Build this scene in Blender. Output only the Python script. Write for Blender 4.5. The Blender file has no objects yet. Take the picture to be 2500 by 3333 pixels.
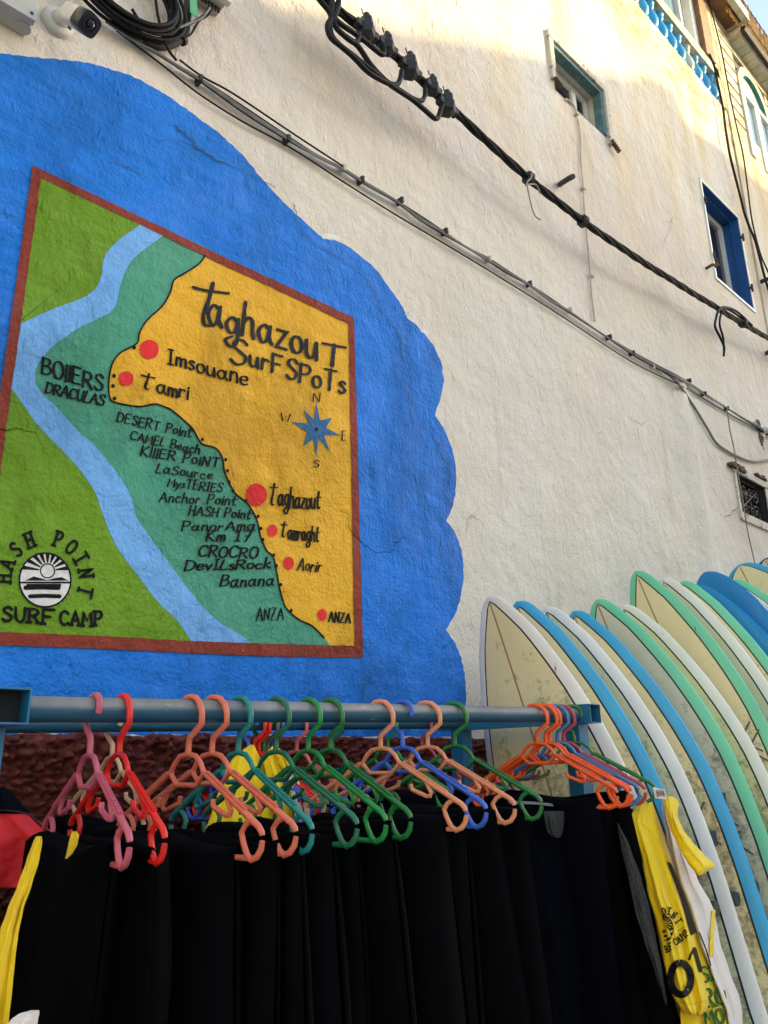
import bpy, bmesh, math, random
from math import sin, cos, pi, radians, sqrt, atan2
from mathutils import Vector, Matrix, noise
random.seed(7)
scene = bpy.context.scene
col = scene.collection

# ------------------------------------------------------------------ camera
D = 2.12                                   # metres from the camera to the painted wall
EYE = Vector((0, -D, 1.5))
F = 2585.98                                # focal length in photograph pixels (3333 high)
RX = Vector((0.72605657, -0.1970543, -0.65879547))
RY = Vector((-0.68746753, -0.22915584, -0.68911247))
RZ = Vector((-0.01517426, 0.95323512, -0.30184854))
R = Matrix((RX, RY, RZ))                   # camera axes -> world
cd = bpy.data.cameras.new('camera'); cam = bpy.data.objects.new('camera', cd); col.objects.link(cam)
cam.matrix_world = Matrix.Translation(EYE) @ R.to_4x4()
cd.sensor_fit = 'VERTICAL'; cd.sensor_height = 36; cd.lens = 36 * F / 3333
cd.clip_start = .05; cd.clip_end = 500
scene.camera = cam

# ------------------------------------------------------------------ sky, sun, exposure
SUN = Vector((.80, -.55, .245)).normalized()      # towards the sun
world = bpy.data.worlds.new('World'); scene.world = world; world.use_nodes = True
nt = world.node_tree; bg = nt.nodes['Background']
sky = nt.nodes.new('ShaderNodeTexSky'); sky.sky_type = 'NISHITA'; sky.sun_disc = False
sky.sun_elevation = math.asin(SUN.z); sky.sun_rotation = atan2(SUN.x, SUN.y)
sky.air_density = 1.0; sky.dust_density = 2.0; sky.ozone_density = .8
nt.links.new(sky.outputs[0], bg.inputs[0]); bg.inputs[1].default_value = .15
sd = bpy.data.lights.new('sun', 'SUN'); sd.energy = 3.0; sd.angle = radians(.45); sd.color = (1, .82, .42)
sun = bpy.data.objects.new('sun', sd); col.objects.link(sun); sun.location = (20, -20, 20)
sun.rotation_euler = SUN.to_track_quat('Z', 'Y').to_euler()
vs = scene.view_settings
vs.view_transform = 'Standard'; vs.look = 'None'; vs.exposure = 1.82; vs.gamma = 1; vs.use_curve_mapping = False

# ------------------------------------------------------------------ rays through the lens, to read real places off the photograph
def ray(x, y): return R @ Vector((x - 1250, -(y - 1666.5), -F))
def PY(x, y, yr):                          # at depth yr from the camera, measured square to the wall
    w = ray(x, y); return EYE + w * (yr / w.y)
def PX(x, y, xr):                          # on a plane square to the wall, xr metres along it
    w = ray(x, y); return EYE + w * (xr / w.x)
def W(x, y, off=0.0): return PY(x, y, D - off)
def proj(p):
    v = R.transposed() @ (Vector(p) - EYE)
    return 1250 + F * v.x / -v.z, 1666.5 - F * v.y / -v.z

# ------------------------------------------------------------------ materials
MATS = {}
def newmat(name):
    m = bpy.data.materials.new(name); m.use_nodes = True; MATS[name] = m
    return m, m.node_tree.nodes, m.node_tree.links, m.node_tree.nodes['Principled BSDF']
def nd(ns, t, **k):
    n = ns.new(t)
    for a, b in k.items():
        if a in n.inputs: n.inputs[a].default_value = b
        else: setattr(n, a, b)
    return n
def noi(ns, ls, vec, scale, detail=3, rough=.55, stretch=None):
    n = nd(ns, 'ShaderNodeTexNoise'); n.inputs['Scale'].default_value = scale
    n.inputs['Detail'].default_value = detail; n.inputs['Roughness'].default_value = rough
    if stretch:
        mp = nd(ns, 'ShaderNodeMapping'); mp.inputs['Scale'].default_value = stretch
        ls.new(vec, mp.inputs['Vector']); vec = mp.outputs[0]
    ls.new(vec, n.inputs['Vector']); return n.outputs['Fac']
def ramp(ns, ls, fac, a, b, ca=(0, 0, 0, 1), cb=(1, 1, 1, 1)):
    r = nd(ns, 'ShaderNodeValToRGB'); e = r.color_ramp.elements
    e[0].position = a; e[0].color = ca; e[1].position = b; e[1].color = cb
    ls.new(fac, r.inputs[0]); return r.outputs[0]
def mix(ns, ls, fac, a, b, bt='MIX'):
    m = nd(ns, 'ShaderNodeMix', data_type='RGBA', blend_type=bt)
    for s, v in ((0, fac), (6, a), (7, b)):
        if isinstance(v, (int, float)): m.inputs[s].default_value = v
        elif isinstance(v, tuple): m.inputs[s].default_value = v if len(v) == 4 else v + (1,)
        else: ls.new(v, m.inputs[s])
    return m.outputs[2]
def mth(ns, ls, op, a, b=None):
    m = nd(ns, 'ShaderNodeMath', operation=op)
    for i, v in enumerate((a, b)):
        if v is None: continue
        if isinstance(v, (int, float)): m.inputs[i].default_value = v
        else: ls.new(v, m.inputs[i])
    return m.outputs[0]
def sc(c, k): return tuple(min(1, v * k) for v in c)

def plaster_height(ns, ls, pos, amt=1.0, crack=True):
    fine = noi(ns, ls, pos, 95, 3, .65)
    mid = noi(ns, ls, pos, 16, 3, .62, (1, 1, .75))
    big = noi(ns, ls, pos, 3.2, 2, .5)
    h = mth(ns, ls, 'ADD', mth(ns, ls, 'MULTIPLY', fine, .16 * amt), mth(ns, ls, 'MULTIPLY', mid, .55 * amt))
    h = mth(ns, ls, 'ADD', h, mth(ns, ls, 'MULTIPLY', big, 1.5))
    # trowel ridges and pits
    tr = ramp(ns, ls, noi(ns, ls, pos, 30, 2, .5, (1, 1, .35)), .62, .75)
    h = mth(ns, ls, 'ADD', h, mth(ns, ls, 'MULTIPLY', tr, .16 * amt))
    if crack:
        wv = nd(ns, 'ShaderNodeVectorMath', operation='ADD')
        nz = nd(ns, 'ShaderNodeTexNoise'); nz.inputs['Scale'].default_value = 3.5; nz.inputs['Detail'].default_value = 5
        ls.new(pos, nz.inputs['Vector'])
        s2 = nd(ns, 'ShaderNodeVectorMath', operation='SCALE'); s2.inputs['Scale'].default_value = .55
        ls.new(nz.outputs['Color'], s2.inputs[0]); ls.new(pos, wv.inputs[0]); ls.new(s2.outputs[0], wv.inputs[1])
        vo = nd(ns, 'ShaderNodeTexVoronoi', feature='DISTANCE_TO_EDGE'); vo.inputs['Scale'].default_value = 1.6
        ls.new(wv.outputs[0], vo.inputs['Vector'])
        line = ramp(ns, ls, vo.outputs['Distance'], .0, .012, (1, 1, 1, 1), (0, 0, 0, 1))
        gate = ramp(ns, ls, noi(ns, ls, pos, 1.1, 2), .60, .70)
        ck = mth(ns, ls, 'MULTIPLY', line, gate)
        h = mth(ns, ls, 'SUBTRACT', h, mth(ns, ls, 'MULTIPLY', ck, .35))
        return h, ck
    return h, None

def plaster(name, c, rough=.75, amt=1.0, strength=.55, var=.12, stain=None, crackdark=.3, spec=.10):
    m, ns, ls, p = newmat(name)
    pos = nd(ns, 'ShaderNodeNewGeometry').outputs['Position']
    h, ck = plaster_height(ns, ls, pos, amt)
    v = noi(ns, ls, pos, 1.3, 4)
    c0 = mix(ns, ls, ramp(ns, ls, v, .3, .7), sc(c, 1 - var), sc(c, 1 + var * .5))
    v2 = noi(ns, ls, pos, 7, 5, .65, (1, 1, .45))
    c0 = mix(ns, ls, ramp(ns, ls, v2, .45, .8, (0, 0, 0, 1), (.5, .5, .5, 1)), c0, sc(c, 1 - var * 1.3))
    if not stain:
        lum = min(1, max(c) * 3)
        br_ = ramp(ns, ls, noi(ns, ls, pos, 5, 3, .6, (1, 1, 7)), .35, .70, (0, 0, 0, 1), (.6, .6, .6, 1))
        c0 = mix(ns, ls, br_, c0, tuple(min(1, v * (1 + var) + .012 * lum ** 2) for v in c))
        thin = ramp(ns, ls, noi(ns, ls, pos, 2.1, 6, .72), .50, .68, (0, 0, 0, 1), (.7, .7, .7, 1))
        c0 = mix(ns, ls, thin, c0, tuple(min(1, v * 1.1 + .045 * lum ** 2) for v in c))
        deep = ramp(ns, ls, noi(ns, ls, pos, 1.3, 6, .75, (1.3, 1, .8)), .49, .60, (0, 0, 0, 1), (.8, .8, .8, 1))
        c0 = mix(ns, ls, deep, c0, tuple(v * .70 for v in c))
        chip = ramp(ns, ls, noi(ns, ls, pos, 34, 3, .6), .755, .785)
        c0 = mix(ns, ls, chip, c0, (.62, .60, .56))
    if stain:
        sx = nd(ns, 'ShaderNodeSeparateXYZ'); ls.new(pos, sx.inputs[0])
        zz = ramp(ns, ls, mth(ns, ls, 'MULTIPLY', sx.outputs['Z'], .1), .40, .66)
        st = ramp(ns, ls, noi(ns, ls, pos, 1.9, 5, .62, (1, 1, .2)), .42, .66)
        k = mth(ns, ls, 'MULTIPLY', st, mth(ns, ls, 'ADD', mth(ns, ls, 'MULTIPLY', zz, .80), .10))
        c0 = mix(ns, ls, k, c0, stain)
        pk = ramp(ns, ls, noi(ns, ls, pos, .55, 3), .45, .65, (0, 0, 0, 1), (.5, .5, .5, 1))
        c0 = mix(ns, ls, pk, c0, (.66, .55, .47))
        dr = ramp(ns, ls, noi(ns, ls, pos, 4.2, 6, .7, (1, 1, .07)), .58, .72, (0, 0, 0, 1), (.5, .5, .5, 1))
        c0 = mix(ns, ls, dr, c0, (.44, .38, .29))
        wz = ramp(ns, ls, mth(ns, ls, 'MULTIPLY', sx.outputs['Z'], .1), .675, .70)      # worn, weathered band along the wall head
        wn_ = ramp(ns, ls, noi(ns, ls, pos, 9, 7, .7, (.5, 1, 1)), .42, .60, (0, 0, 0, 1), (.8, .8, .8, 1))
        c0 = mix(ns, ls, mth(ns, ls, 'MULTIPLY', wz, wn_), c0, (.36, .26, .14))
        speck = ramp(ns, ls, noi(ns, ls, pos, 42, 4, .72, (1, 1, .45)), .67, .74, (0, 0, 0, 1), (.5, .5, .5, 1))
        c0 = mix(ns, ls, speck, c0, (.35, .31, .26))
    c0 = mix(ns, ls, mth(ns, ls, 'MULTIPLY', ck, crackdark), c0, sc(c, .25))
    ls.new(c0, p.inputs['Base Color'])
    rr = ramp(ns, ls, v2, .3, .7, (rough - .06,) * 3 + (1,), (rough + .1,) * 3 + (1,))
    ls.new(rr, p.inputs['Roughness']); p.inputs['Specular IOR Level'].default_value = spec
    b = nd(ns, 'ShaderNodeBump'); b.inputs['Strength'].default_value = strength; b.inputs['Distance'].default_value = .03
    ls.new(h, b.inputs['Height']); ls.new(b.outputs[0], p.inputs['Normal'])
    return m

def simple(name, c, rough=.5, metal=0, var=.0, vscale=20, bump=0, bscale=60, spec=.5, dirt=None, dscale=9, dlo=.55, dhi=.7, damt=.7, obj=False, coat=0, sheen=0):
    m, ns, ls, p = newmat(name)
    p.inputs['Base Color'].default_value = c + (1,); p.inputs['Roughness'].default_value = rough
    p.inputs['Metallic'].default_value = metal; p.inputs['Specular IOR Level'].default_value = spec
    if coat: p.inputs['Coat Weight'].default_value = coat; p.inputs['Coat Roughness'].default_value = .12
    if sheen: p.inputs['Sheen Weight'].default_value = sheen; p.inputs['Sheen Roughness'].default_value = .4
    if var or bump or dirt:
        if obj: pos = nd(ns, 'ShaderNodeTexCoord').outputs['Object']
        else: pos = nd(ns, 'ShaderNodeNewGeometry').outputs['Position']
        cc = c
        if var:
            cc = mix(ns, ls, ramp(ns, ls, noi(ns, ls, pos, vscale, 4), .3, .7), sc(c, 1 - var), sc(c, 1 + var))
        if dirt:
            d = ramp(ns, ls, noi(ns, ls, pos, dscale, 7, .72), dlo, dhi, (0, 0, 0, 1), (damt, damt, damt, 1))
            cc = mix(ns, ls, d, cc if not isinstance(cc, tuple) else cc, dirt)
            ls.new(ramp(ns, ls, d, 0, 1, (rough,) * 3 + (1,), (min(1, rough + .35),) * 3 + (1,)), p.inputs['Roughness'])
        if not isinstance(cc, tuple): ls.new(cc, p.inputs['Base Color'])
        if bump:
            b = nd(ns, 'ShaderNodeBump'); b.inputs['Strength'].default_value = bump; b.inputs['Distance'].default_value = .006
            ls.new(noi(ns, ls, pos, bscale, 5, .65), b.inputs['Height']); ls.new(b.outputs[0], p.inputs['Normal'])
    return m

M = MATS
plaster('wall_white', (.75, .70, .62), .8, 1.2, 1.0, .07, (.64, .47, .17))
plaster('paint_blue', (.010, .185, .70), .55, 1.3, 1.1, .25, spec=.16)
plaster('paint_brown', (.25, .045, .028), .5, 1.15, 1.1, .18)
plaster('paint_green', (.150, .30, .018), .45, 1.15, 1.1, .22)
plaster('paint_teal', (.075, .32, .215), .45, 1.15, 1.1, .1)
plaster('paint_river', (.17, .42, .82), .45, 1.15, 1.1, .12)
plaster('paint_yellow', (.78, .42, .03), .45, 1.15, 1.1, .12)
plaster('paint_red', (.72, .025, .03), .45, 1.0, .7, .08)
plaster('paint_black', (.010, .009, .010), .6, 1.0, .7, .2)
plaster('paint_title', (.024, .025, .032), .6, 1.0, .7, .2)
plaster('paint_star', (.035, .15, .34), .45, 1.0, .7, .15)
plaster('paint_logo_white', (.72, .72, .70), .55, 1.0, .7, .08)
plaster('trim_white', (.72, .70, .64), .7, .8, .6, .12, (.5, .4, .25))
plaster('facade_cream', (.74, .69, .55), .8, .7, .5, .08, (.55, .40, .18))
plaster('bounce_plaster', (.72, .66, .56), .85, .6, .4, .08)
plaster('opposite_plaster', (.62, .57, .50), .85, .6, .4, .08)
simple('maroon', (.115, .026, .021), .6, 0, .4, 30, .5, 130, .15, (.16, .06, .035), 6, .52, .75, .6)
simple('ground_mat', (.36, .33, .28), .9, 0, .25, 3, .4, 40)
simple('rack_blue', (.012, .135, .29), .42, 0, .15, 8, .15, 60, .5, (.10, .13, .15), 14, .58, .68, .5)
simple('hollow_shade', (.01, .012, .014), .8)
simple('cable_black', (.007, .007, .008), .6, 0, .3, 30, .2, 90, .2)
simple('cable_grey', (.17, .165, .15), .6, 0, .3, 25, .2, 90)
simple('cable_pale', (.42, .39, .34), .65, 0, .2, 25)
simple('connector_dark', (.022, .023, .026), .55, 0, .3, 30, .3, 60, .3)
simple('plastic_white', (.62, .60, .55), .42, 0, .08, 9, 0, 0, .5, (.33, .28, .2), 11, .58, .75, .5)
simple('plastic_grey', (.45, .44, .40), .5, 0, .1, 9, 0, 0, .5, (.25, .21, .15), 9, .55, .75, .6)
simple('cam_dark', (.012, .016, .026), .3)
simple('lens_glass', (.005, .006, .012), .06, 0, spec=.8)
simple('glass_dark', (.012, .014, .022), .1, spec=.6)
simple('glass_sky', (.20, .33, .42), .08, spec=.9)
simple('frame_white', (.68, .68, .66), .4, 0, .06, 8, 0, 0, .5, (.4, .36, .3), 12, .6, .8, .4)
simple('reveal_blue', (.006, .075, .26), .55, 0, .12, 6, .3, 40)
simple('wood_teal', (.085, .19, .215), .7, 0, .3, 20, .5, 60, .3, (.12, .09, .06), 16, .5, .62, .8)
simple('wood_white', (.58, .54, .46), .75, 0, .2, 20, .6, 50, .3, (.13, .10, .07), 20, .52, .62, .8)
simple('wood_brown', (.20, .105, .045), .6, 0, .35, 12, .3, 40)
simple('soffit_brown', (.16, .085, .04), .7, 0, .45, 6, .3, 30)
simple('rust', (.09, .05, .032), .85, 0, .5, 25, .6, 70)
simple('iron_dark', (.03, .028, .028), .6, .3, .3, 20, .3, 60)
simple('baluster_blue', (.03, .28, .55), .5, 0, .15, 12, .2, 50, .4, (.55, .52, .45), 11, .60, .68, .9)
simple('baluster_grey', (.42, .42, .38), .7, 0, .2, 12, .3, 40)
simple('groove_shade', (.10, .10, .095), .9)  # dark backing that paints shade into the gaps between the neighbour's boards
simple('reed', (.50, .33, .14), .75, 0, .35, 18)
simple('teal_paint', (.02, .20, .19), .5)
simple('tile_pale', (.40, .42, .36), .6, 0, .15, 9, .2, 50)
simple('green_tag', (.03, .33, .13), .45)
simple('wetsuit_black', (.0016, .0018, .0024), .8, 0, .2, 8, .25, 420, .035)
simple('wetsuit_navy', (.0018, .0022, .0045), .8, 0, .2, 8, .25, 420, .035)
simple('wetsuit_lining', (.034, .035, .035), .9, 0, .35, 90, .5, 300, .2)
simple('collar_grey', (.15, .15, .145), .9, 0, .3, 90)
simple('jacket_red', (.52, .012, .018), .65, 0, .15, 7, .25, 300, .3)
simple('jersey_yellow', (.80, .56, .006), .72, 0, .07, 6, .25, 380, .25, sheen=.1)
simple('jersey_white', (.72, .66, .62), .75, 0, .05, 6, .25, 380, .25, sheen=.1)
simple('print_black', (.008, .006, .006), .8, spec=.1)
simple('print_green', (.006, .10, .02), .8, spec=.1)
simple('print_brown', (.12, .035, .02), .6)
simple('label_white', (.72, .62, .56), .7)
simple('seam_dark', (.002, .002, .003), .8)
simple('seam_yellow', (.60, .38, .004), .8)
simple('peg_dark', (.030, .042, .040), .45, 0, .3, 25, .3, 60)
simple('rack_wood', (.10, .06, .035), .7, 0, .3, 15, .3, 50)
simple('deck_art', (.10, .10, .085), .7)
simple('sticker_orange', (.62, .13, .015), .5)
simple('pinline_black', (.006, .006, .008), .35)
simple('stringer_brown', (.36, .21, .085), .45)
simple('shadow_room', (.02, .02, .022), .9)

def rail_mat():
    m, ns, ls, p = newmat('rail_steel')
    pos = nd(ns, 'ShaderNodeNewGeometry').outputs['Position']
    w = noi(ns, ls, pos, 26, 6, .7, (.12, 1, 1))
    w2 = noi(ns, ls, pos, 7, 4, .6)
    g = mix(ns, ls, ramp(ns, ls, w2, .35, .7), (.13, .14, .15), (.24, .24, .23))
    nn = nd(ns, 'ShaderNodeNewGeometry').outputs['Normal']
    sx = nd(ns, 'ShaderNodeSeparateXYZ'); ls.new(nn, sx.inputs[0])
    # hangers have rubbed the paint off the crown of the tube; the flanks keep their blue
    edge = mth(ns, ls, 'ADD', mth(ns, ls, 'MULTIPLY', sx.outputs['Z'], .6), mth(ns, ls, 'MULTIPLY', w, .7))
    k = ramp(ns, ls, edge, .30, .52)
    c = mix(ns, ls, k, (.012, .085, .15), g)
    sp = ramp(ns, ls, noi(ns, ls, pos, 60, 4, .7, (.25, 1, 1)), .64, .70)
    c = mix(ns, ls, mth(ns, ls, 'MULTIPLY', sp, .5), c, (.55, .52, .48))
    ls.new(c, p.inputs['Base Color']); p.inputs['Roughness'].default_value = .55
    ls.new(mth(ns, ls, 'MULTIPLY', k, .25), p.inputs['Metallic'])
    b = nd(ns, 'ShaderNodeBump'); b.inputs['Strength'].default_value = .2; b.inputs['Distance'].default_value = .003
    ls.new(w, b.inputs['Height']); ls.new(b.outputs[0], p.inputs['Normal'])
rail_mat()

def plastic(name, c):
    m, ns, ls, p = newmat(name)
    pos = nd(ns, 'ShaderNodeTexCoord').outputs['Object']
    cc = mix(ns, ls, ramp(ns, ls, noi(ns, ls, pos, 18, 3), .3, .7), sc(c, .88), sc(c, 1.08))
    d = ramp(ns, ls, noi(ns, ls, pos, 120, 4, .7), .60, .72, (0, 0, 0, 1), (.22, .22, .22, 1))
    cc = mix(ns, ls, d, cc, sc(c, .55))
    ls.new(cc, p.inputs['Base Color'])
    p.inputs['Roughness'].default_value = .36; p.inputs['Subsurface Weight'].default_value = 0
    p.inputs['Specular IOR Level'].default_value = .5
    b = nd(ns, 'ShaderNodeBump'); b.inputs['Strength'].default_value = .15; b.inputs['Distance'].default_value = .002
    ls.new(noi(ns, ls, pos, 150, 3), b.inputs['Height']); ls.new(b.outputs[0], p.inputs['Normal'])
PL = dict(pink=(.50, .10, .16), red=(.72, .016, .012), coral=(.66, .16, .095), teal=(.008, .21, .20), pine=(.012, .14, .075),
          green=(.008, .22, .045), forest=(.008, .15, .03), salmon=(.70, .27, .14), blue=(.03, .12, .58), slate=(.05, .17, .42),
          orange=(.80, .10, .012), crimson=(.42, .05, .075), beige=(.60, .36, .22), olive=(.10, .11, .075), rose=(.66, .13, .12))
for k, v in PL.items(): plastic('plastic_' + k, v)

def board_mat(name, c, dirt, lo, hi, rough, spots=True):
    grime = .02 if spots else .12
    m, ns, ls, p = newmat(name)
    tc = nd(ns, 'ShaderNodeTexCoord').outputs['Object']
    geo = nd(ns, 'ShaderNodeNewGeometry').outputs['Position']
    base = mix(ns, ls, ramp(ns, ls, noi(ns, ls, geo, 2.2, 4), .3, .7), sc(c, .90), sc(c, 1.06))
    sx = nd(ns, 'ShaderNodeSeparateXYZ'); ls.new(geo, sx.inputs[0])
    # grime thickens towards the standing area (old wax and sand), a mark of use
    low = ramp(ns, ls, mth(ns, ls, 'MULTIPLY', sx.outputs['Z'], .4), .50, .78, (1, 1, 1, 1), (0, 0, 0, 1))
    g = noi(ns, ls, geo, 11, 8, .74)
    g2 = noi(ns, ls, geo, 55, 6, .7)
    gg = mth(ns, ls, 'ADD', mth(ns, ls, 'MULTIPLY', g, .6), mth(ns, ls, 'MULTIPLY', g2, .4))
    gg = mth(ns, ls, 'ADD', gg, mth(ns, ls, 'MULTIPLY', low, grime))
    k = ramp(ns, ls, gg, lo, hi, (0, 0, 0, 1), (.8, .8, .8, 1))
    cc = mix(ns, ls, k, base, dirt)
    if spots:
        s = ramp(ns, ls, noi(ns, ls, geo, 30, 3, .6, (1, 1, .3)), .70, .75, (0, 0, 0, 1), (.75, .75, .75, 1))
        cc = mix(ns, ls, s, cc, sc(dirt, .6))
    ls.new(cc, p.inputs['Base Color'])
    ls.new(ramp(ns, ls, k, 0, 1, (rough,) * 3 + (1,), (rough + .3,) * 3 + (1,)), p.inputs['Roughness']); p.inputs['Specular IOR Level'].default_value = .3
    b = nd(ns, 'ShaderNodeBump'); b.inputs['Strength'].default_value = .12; b.inputs['Distance'].default_value = .004
    ls.new(g2, b.inputs['Height']); ls.new(b.outputs[0], p.inputs['Normal'])
board_mat('deck_cream', (.78, .71, .42), (.17, .125, .05), .575, .70, .38, False)
board_mat('deck_grey', (.66, .64, .46), (.14, .12, .07), .572, .70, .42, False)
board_mat('board_white', (.82, .80, .75), (.20, .16, .11), .635, .70, .34)
board_mat('board_blue', (.05, .38, .68), (.10, .10, .08), .625, .69, .34)
board_mat('board_mint', (.17, .62, .38), (.10, .13, .08), .635, .70, .34)
board_mat('board_azure', (.018, .24, .56), (.08, .10, .10), .64, .71, .32)
board_mat('board_navy', (.012, .09, .27), (.06, .06, .06), .66, .72, .32)

# ------------------------------------------------------------------ mesh helpers
ORG = {}
class MB:
    def __init__(s): s.v = []; s.f = []
    def add(s, vs, fs):
        o = len(s.v); s.v += [tuple(p) for p in vs]; s.f += [tuple(i + o for i in f) for f in fs]
    def box(s, a, b):
        x0, y0, z0 = a; x1, y1, z1 = b
        s.add([(x0, y0, z0), (x1, y0, z0), (x1, y1, z0), (x0, y1, z0), (x0, y0, z1), (x1, y0, z1), (x1, y1, z1), (x0, y1, z1)],
              [(0, 3, 2, 1), (4, 5, 6, 7), (0, 1, 5, 4), (1, 2, 6, 5), (2, 3, 7, 6), (3, 0, 4, 7)])
    def obox(s, c, ax, ay, az):              # oriented box from half-axis vectors
        c = Vector(c); P = []
        for k in (-1, 1):
            for (i, j) in ((-1, -1), (1, -1), (1, 1), (-1, 1)): P.append(c + ax * i + ay * j + az * k)
        s.add(P, [(0, 3, 2, 1), (4, 5, 6, 7), (0, 1, 5, 4), (1, 2, 6, 5), (2, 3, 7, 6), (3, 0, 4, 7)])
    def tube(s, pts, r, n=8, closed=False, flat=1.0, up=None):
        pts = [Vector(p) for p in pts]; m = len(pts)
        rs = r if isinstance(r, (list, tuple)) else [r] * m
        T = []
        for i in range(m):
            a = pts[i - 1] if (i > 0 or closed) else pts[i]; b = pts[(i + 1) % m] if (i < m - 1 or closed) else pts[i]
            t = (b - a); T.append(t.normalized() if t.length > 1e-9 else Vector((0, 0, 1)))
        u = Vector(up) if up else (Vector((0, 0, 1)) if abs(T[0].z) < .9 else Vector((1, 0, 0)))
        o = len(s.v)
        for i in range(m):
            if up: u = Vector(up)
            u = u - T[i] * u.dot(T[i]); u.normalize(); w = T[i].cross(u)
            # keep the wall of the tube true through a bend
            k = 1.0
            if 0 < i < m - 1 or closed:
                d1 = (pts[i] - pts[i - 1]); d2 = (pts[(i + 1) % m] - pts[i])
                if d1.length > 1e-9 and d2.length > 1e-9:
                    c = max(.5, sqrt(max(0, (1 + d1.normalized().dot(d2.normalized())) / 2))); k = 1 / c
            bi = None
            for j in range(n):
                a = 2 * pi * (j + .5) / n
                s.v.append(tuple(pts[i] + (u * cos(a) * flat + w * sin(a)) * rs[i]))
        q = m if closed else m - 1
        for i in range(q):
            i2 = (i + 1) % m
            for j in range(n):
                j2 = (j + 1) % n
                s.f.append((o + i * n + j, o + i * n + j2, o + i2 * n + j2, o + i2 * n + j))
        if not closed:
            s.f.append(tuple(o + j for j in range(n))[::-1]); s.f.append(tuple(o + (m - 1) * n + j for j in range(n)))
    def lathe(s, c, prof, n=14, ax=Vector((0, 0, 1)), up=Vector((1, 0, 0))):
        c = Vector(c); ax = ax.normalized(); u = (up - ax * up.dot(ax)).normalized(); w = ax.cross(u); o = len(s.v)
        for (r, h) in prof:
            for j in range(n):
                a = 2 * pi * j / n; s.v.append(tuple(c + ax * h + (u * cos(a) + w * sin(a)) * max(r, 1e-5)))
        for i in range(len(prof) - 1):
            for j in range(n):
                j2 = (j + 1) % n; s.f.append((o + i * n + j, o + i * n + j2, o + (i + 1) * n + j2, o + (i + 1) * n + j))
        s.f.append(tuple(o + j for j in range(n))[::-1]); s.f.append(tuple(o + (len(prof) - 1) * n + j for j in range(n)))
    def grid(s, P, closed_u=False):           # P[v][u]
        o = len(s.v); nv = len(P); nu = len(P[0])
        for r in P: s.v += [tuple(p) for p in r]
        for i in range(nv - 1):
            for j in range(nu if closed_u else nu - 1):
                j2 = (j + 1) % nu; s.f.append((o + i * nu + j, o + i * nu + j2, o + (i + 1) * nu + j2, o + (i + 1) * nu + j))
    def build(s, name, mat, parent=None, smooth=False, origin=None, fix=True, weld=False):
        me = bpy.data.meshes.new(name)
        if parent is not None: org = ORG[parent.name]
        elif origin is not None: org = Vector(origin)
        else:
            xs = [v[0] for v in s.v]; ys = [v[1] for v in s.v]; zs = [v[2] for v in s.v]
            org = Vector(((min(xs) + max(xs)) / 2, (min(ys) + max(ys)) / 2, min(zs)))
        me.from_pydata([tuple(Vector(v) - org) for v in s.v], [], s.f)
        bm = bmesh.new(); bm.from_mesh(me)
        if weld: bmesh.ops.remove_doubles(bm, verts=bm.verts, dist=1e-5); bmesh.ops.dissolve_degenerate(bm, edges=bm.edges, dist=1e-6)
        if fix: bmesh.ops.recalc_face_normals(bm, faces=bm.faces)
        big = [f for f in bm.faces if len(f.verts) > 4]
        if big: bmesh.ops.triangulate(bm, faces=big)
        bm.to_mesh(me); bm.free()
        if smooth:
            for p in me.polygons: p.use_smooth = True
            if smooth != 'all': me.set_sharp_from_angle(angle=radians(45))
        me.materials.append(M[mat] if isinstance(mat, str) else mat)
        o = bpy.data.objects.new(name, me); col.objects.link(o)
        if parent is not None: o.parent = parent
        else: o.location = org
        ORG[o.name] = org
        return o
def thing(name, label, cat, loc, group=None):
    o = bpy.data.objects.new(name, None); col.objects.link(o); o.location = loc; o.empty_display_size = .05
    ORG[o.name] = Vector(loc); return tag(o, label, cat, group)
def tag(o, label, cat, group=None):
    o['label'] = label; o['category'] = cat
    if group: o['group'] = group
    return o
def struct(o): o['kind'] = 'structure'; return o

def cat(pts, k=6, closed=False):
    n = len(pts); out = []
    if n < 3: return list(pts)
    V = [tuple(p) for p in pts]; dim = len(V[0])
    rng = range(n if closed else n - 1)
    for i in rng:
        p0 = V[(i - 1) % n] if (closed or i > 0) else V[i]; p1 = V[i]; p2 = V[(i + 1) % n]
        p3 = V[(i + 2) % n] if (closed or i + 2 < n) else V[(i + 1) % n]
        for j in range(k):
            t = j / k; t2 = t * t; t3 = t2 * t
            out.append(tuple(.5 * (2 * p1[d] + (p2[d] - p0[d]) * t + (2 * p0[d] - 5 * p1[d] + 4 * p2[d] - p3[d]) * t2 + (3 * p1[d] - p0[d] - 3 * p2[d] + p3[d]) * t3) for d in range(dim)))
    if not closed: out.append(V[-1])
    return out
def rough_edge(pts, amp, seed, freq=.05):
    out = []
    for i, p in enumerate(pts):
        q = Vector((p[0] * freq + seed, p[1] * freq, seed * 1.7))
        out.append((p[0] + amp * noise.noise(q), p[1] + amp * noise.noise(q + Vector((31, 7, 3)))))
    return out
def densify(pts, step, closed=True):
    out = []; n = len(pts)
    for i in range(n if closed else n - 1):
        a = pts[i]; b = pts[(i + 1) % n]; L = math.hypot(b[0] - a[0], b[1] - a[1]); k = max(1, int(L / step))
        for j in range(k): out.append((a[0] + (b[0] - a[0]) * j / k, a[1] + (b[1] - a[1]) * j / k))
    if not closed: out.append(pts[-1])
    return out

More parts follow.
